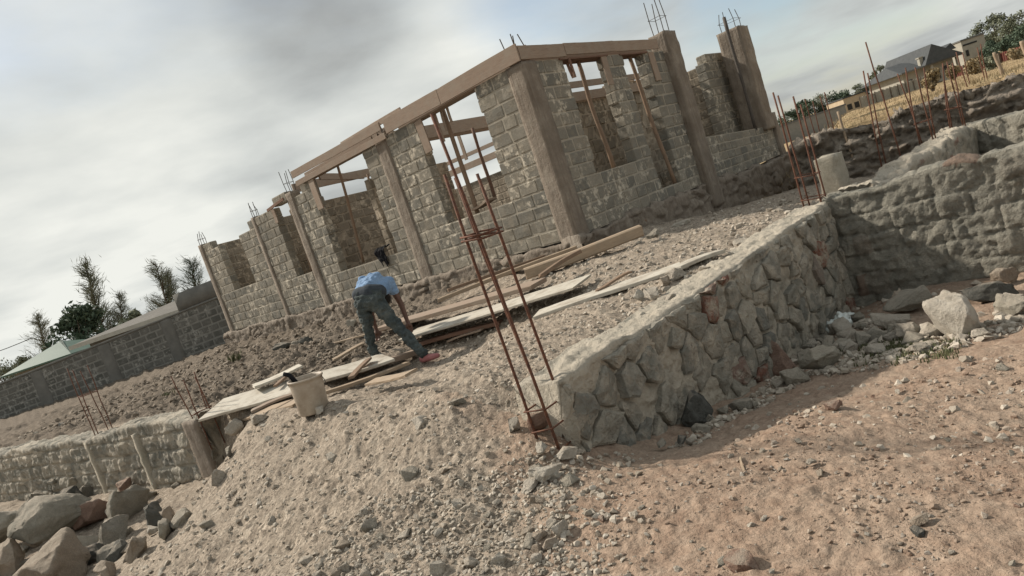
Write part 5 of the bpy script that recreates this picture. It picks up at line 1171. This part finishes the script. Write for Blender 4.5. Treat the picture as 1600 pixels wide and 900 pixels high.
h = flat_house(1501, 65, 1537, 105, 6.0, 6, 'unfinished flat topped block building among the trees at the far right', 'wall_pale', ((.1, .12, .58, .74), (.2, .1, .3, .42), (.05, .6, .86, .9)))
h = flat_house(1317, 155, 1352, 120, 3.4, 6, 'far yellowish house with a dark roof beyond the field', 'wall_tan', ((.1, .2, .35, .65), (.42, .2, .35, .65), (.75, .15, .35, .65)), 'yellow_house')
h = flat_house(1400, 118, 1440, 125, 4, 6, 'far dim house left of the grey roofed house', 'greyplaster', ((.2, .2, .4, .7),), 'far_house')
a, b = PY(1256, 196, 62), PY(1322, 172, 62)
pw = thing('perimeter_wall', 'low brown perimeter wall beyond the dry field', 'wall', None, (a[0], 62, -.2)); mb = MB(); mb.box((a[0]-6, 62, -.6), (b[0]-a[0]+6, 0, 0), (0, .25, 0), (0, 0, 1.9)); under(mb.done('wall_panel', M['greyplaster']), pw); mb = MB(); mb.box((a[0]-6.1, 61.95, 1.303), (b[0]-a[0]+6.2, 0, 0), (0, .35, 0), (0, 0, .15)); under(mb.done('coping', M['ridge']), pw)
# grey sheet fence in front of the far houses
def sheet_fence(px0, py0, px1, py1, Y, H, lab, mt, n, name='sheet_fence', dy=0):
    a, b = PY(px0, py0, Y), PY(px1, py1, Y+dy); f_ = thing(name, lab, 'fence', None, (a[0], Y, 0)); za, zb = gf(a[0], Y), gf(b[0], Y+dy); mb = MB(); k = 160
    V = []; Fc = []
    for i in range(k+1):
        q = i/k; x = a[0]+(b[0]-a[0])*q; y = Y+dy*q+.04*math.sin(i*1.9); z = za+(zb-za)*q; hh = H*(1+.06*math.sin(i*.7)*(i % 9 > 4)); V += [(x, y, z-.2), (x, y, z+hh), (x, y+.03, z+hh), (x, y+.03, z-.2)]
    for i in range(k):
        for j in range(4): Fc.append((i*4+j, i*4+4+j, i*4+4+(j+1) % 4, i*4+(j+1) % 4))
    under(link('sheet_panel', V, Fc, M[mt]), f_)
    for i in range(n+1):
        q = i/n; x = a[0]+(b[0]-a[0])*q; mb = MB(); mb.box((x-.04, Y+dy*q-.12, za+(zb-za)*q-.2), (.08, 0, 0), (0, .06, 0), (0, 0, H*1.04+.2)); under(mb.done('post', M['bark']), f_)
sheet_fence(1345, 165, 1452, 130, 70, 1.35, 'pale grey fence between the dry field and the grey roofed house', 'wall_pale', 9)
sheet_fence(1488, 118, 1640, 60, 34, .48, 'low red sheet fence along the field at the far right', 'redfence', 8, 'red_fence', -4)
R_ = [(1528, 98, 110, (1529, 40), 'olive tree behind the flat topped block building', 'euc', 2.6), (1556, 92, 108, (1556, 24), 'tall open crowned tree, highest of the trees at the far right', 'euc', 2.6), (1588, 80, 106, (1589, 22), 'tall tree at the right picture edge', 'euc', 2.8), (1576, 84, 100, (1572, 36), 'dusty tree between the two tallest ones at the far right', 'euc', 2.6), (1540, 95, 95, (1546, 64), 'low dark tree touching the block building', 'bush', 1.6), (1570, 84, 92, (1572, 58), 'low dark green tree over the red fence', 'bush', 2.2), (1600, 76, 92, (1598, 44), 'bushy tree cut by the right picture edge', 'bush', 3.0),
      (1376, 150, 118, (1374, 103), 'small round topped tree left of the grey roofed house', 'euc', 1.8), (1394, 140, 118, (1393, 110), 'dark bushy tree beside the grey roofed house', 'bush', 2.0), (1340, 160, 125, (1340, 130), 'small tree above the yellow house', 'euc', 1.6), (1362, 155, 125, (1360, 132), 'dark low tree right of the yellow house', 'bush', 2.4), (1300, 180, 130, (1300, 150), 'tree in the far row left of the yellow house', 'bush', 3.2), (1280, 185, 130, (1280, 150), 'second tree in the far row left of the yellow house', 'euc', 2.6), (1258, 195, 130, (1258, 155), 'third tree in the far row, near the rear rebars', 'bush', 3.2), (1232, 205, 130, (1230, 178), 'low tree just right of the tall rear column', 'bush', 3.4), (1318, 172, 135, (1316, 146), 'far dark tree behind the yellow house', 'bush', 2.8), (1500, 98, 112, (1497, 72), 'bare grey tree left of the block building', 'euc', 1.5)]
for i, (px, pb, Y, top, lab, kd, w) in enumerate(R_): tree(px, pb, Y, top, lab, kd, 'leaf_euc' if kd == 'euc' else 'leaf_dark', 50+i, w)

# ------------------------------------------------------------------ light and sky
SA = math.radians(39); saz = np.array([-.88, .475]); saz /= np.linalg.norm(saz)
sv = Vector((saz[0]*math.cos(SA), saz[1]*math.cos(SA), math.sin(SA)))
sun = bpy.data.objects.new('sun', bpy.data.lights.new('sun', 'SUN')); C.objects.link(sun); sun.rotation_euler = sv.to_track_quat('Z', 'Y').to_euler()
sun.data.energy = 4.2; sun.data.angle = math.radians(2.5); sun.data.color = (1., .91, .79)
w = bpy.data.worlds.new('World'); scn.world = w; w.use_nodes = True; N = w.node_tree.nodes; L = w.node_tree.links; bg = N['Background']
sky = N.new('ShaderNodeTexSky'); sky.sky_type = 'NISHITA'; sky.sun_disc = False; sky.sun_elevation = SA; sky.sun_rotation = math.atan2(saz[0], saz[1]); sky.dust_density = 1.2; sky.air_density = 1.2
tc = N.new('ShaderNodeTexCoord'); sx = N.new('ShaderNodeSeparateXYZ'); L.new(tc.outputs['Generated'], sx.inputs[0])
def mth(op, a, b=None, clamp=False):
    n = N.new('ShaderNodeMath'); n.operation = op; n.use_clamp = clamp
    for i, v in enumerate((a, b)):
        if v is None: continue
        if isinstance(v, (int, float)): n.inputs[i].default_value = v
        else: L.new(v, n.inputs[i])
    return n.outputs[0]
zc = mth('ADD', mth('MAXIMUM', sx.outputs[2], 0.), .16); cx, cy = mth('DIVIDE', sx.outputs[0], zc), mth('DIVIDE', sx.outputs[1], zc)
cmb = N.new('ShaderNodeCombineXYZ'); L.new(cx, cmb.inputs[0]); L.new(cy, cmb.inputs[1])
def wnoise(sc, det, off, rough=.55, dist=.3):
    mp = N.new('ShaderNodeMapping'); mp.inputs['Location'].default_value = off; L.new(cmb.outputs[0], mp.inputs[0]); n = N.new('ShaderNodeTexNoise'); n.inputs['Scale'].default_value = sc; n.inputs['Detail'].default_value = det; n.inputs['Roughness'].default_value = rough; n.inputs['Distortion'].default_value = dist; L.new(mp.outputs[0], n.inputs[0]); return n.outputs[0]
def wr(x, a, b, c=0., d=1.):
    n = N.new('ShaderNodeMapRange'); n.interpolation_type = 'SMOOTHSTEP'; n.inputs[1].default_value = a; n.inputs[2].default_value = b; n.inputs[3].default_value = c; n.inputs[4].default_value = d; L.new(x, n.inputs[0]); return n.outputs[0]
def blob(px, py, inner, outer):          # 1 towards a direction, 0 away from it
    d = ray(px, py); d = d/np.linalg.norm(d); v = N.new('ShaderNodeVectorMath'); v.operation = 'DOT_PRODUCT'; v.inputs[1].default_value = d.tolist(); nv = N.new('ShaderNodeVectorMath'); nv.operation = 'NORMALIZE'; L.new(tc.outputs['Generated'], nv.inputs[0]); L.new(nv.outputs[0], v.inputs[0]); return wr(v.outputs['Value'], math.cos(math.radians(outer)), math.cos(math.radians(inner)))
n1 = wnoise(.55, 9, (3.1, 1.7, 0)); n2 = wnoise(.95, 8, (7.3, 2.2, 0), .52, .1)
blue = mth('MAXIMUM', blob(1270, 60, 0, 15), mth('MULTIPLY', blob(950, -10, 0, 15), .5)); blue = mth('MAXIMUM', blue, mth('MULTIPLY', blob(1420, -60, 0, 16), .6))
low = wr(sx.outputs[2], .06, .34, .42, 0.)
cover = mth('ADD', mth('ADD', mth('SUBTRACT', n1, mth('MULTIPLY', blue, mth('ADD', mth('MULTIPLY', n2, .9), .02))), .14), low); cov = wr(cover, .22, .74, .12, 1.)
dark = mth('MAXIMUM', blob(500, 20, 1, 9), mth('MULTIPLY', blob(330, 330, 1, 12), .35)); bright = mth('MAXIMUM', blob(30, 300, 2, 22), mth('MULTIPLY', blob(690, 40, 1, 8), .45))
sh = mth('ADD', mth('SUBTRACT', mth('ADD', mth('SUBTRACT', mth('MULTIPLY', n2, 1.3), .2), mth('MULTIPLY', bright, .17)), mth('MULTIPLY', dark, .24)), mth('ADD', mth('MULTIPLY', blob(1400, 60, 4, 22), -.10), .10))
rp = N.new('ShaderNodeValToRGB'); el = rp.color_ramp.elements
for _ in range(2): el.new(.5)
for q, (p_, c_) in zip(el, ((.10, (.22, .225, .222)), (.36, (.355, .37, .362)), (.56, (.475, .49, .47)), (.8, (.62, .625, .585)))): q.position = p_; q.color = (*c_, 1)
L.new(sh, rp.inputs[0])
cl = N.new('ShaderNodeMix'); cl.data_type = 'RGBA'; cl.blend_type = 'MULTIPLY'; cl.inputs[0].default_value = 1; L.new(rp.outputs[0], cl.inputs[6]); cl.inputs[7].default_value = (10.6, 10.6, 10.6, 1)
mx = N.new('ShaderNodeMix'); mx.data_type = 'RGBA'; L.new(cov, mx.inputs[0]); L.new(sky.outputs[0], mx.inputs[6]); L.new(cl.outputs[2], mx.inputs[7]); L.new(mx.outputs[2], bg.inputs[0]); bg.inputs[1].default_value = .1
scn.view_settings.view_transform = 'Standard'; scn.view_settings.look = 'None'; scn.view_settings.exposure = .42; scn.view_settings.gamma = 1; scn.view_settings.use_curve_mapping = False
scn.render.engine = 'CYCLES'; scn.cycles.max_bounces = 5; scn.cycles.diffuse_bounces = 3; scn.cycles.use_denoising = True
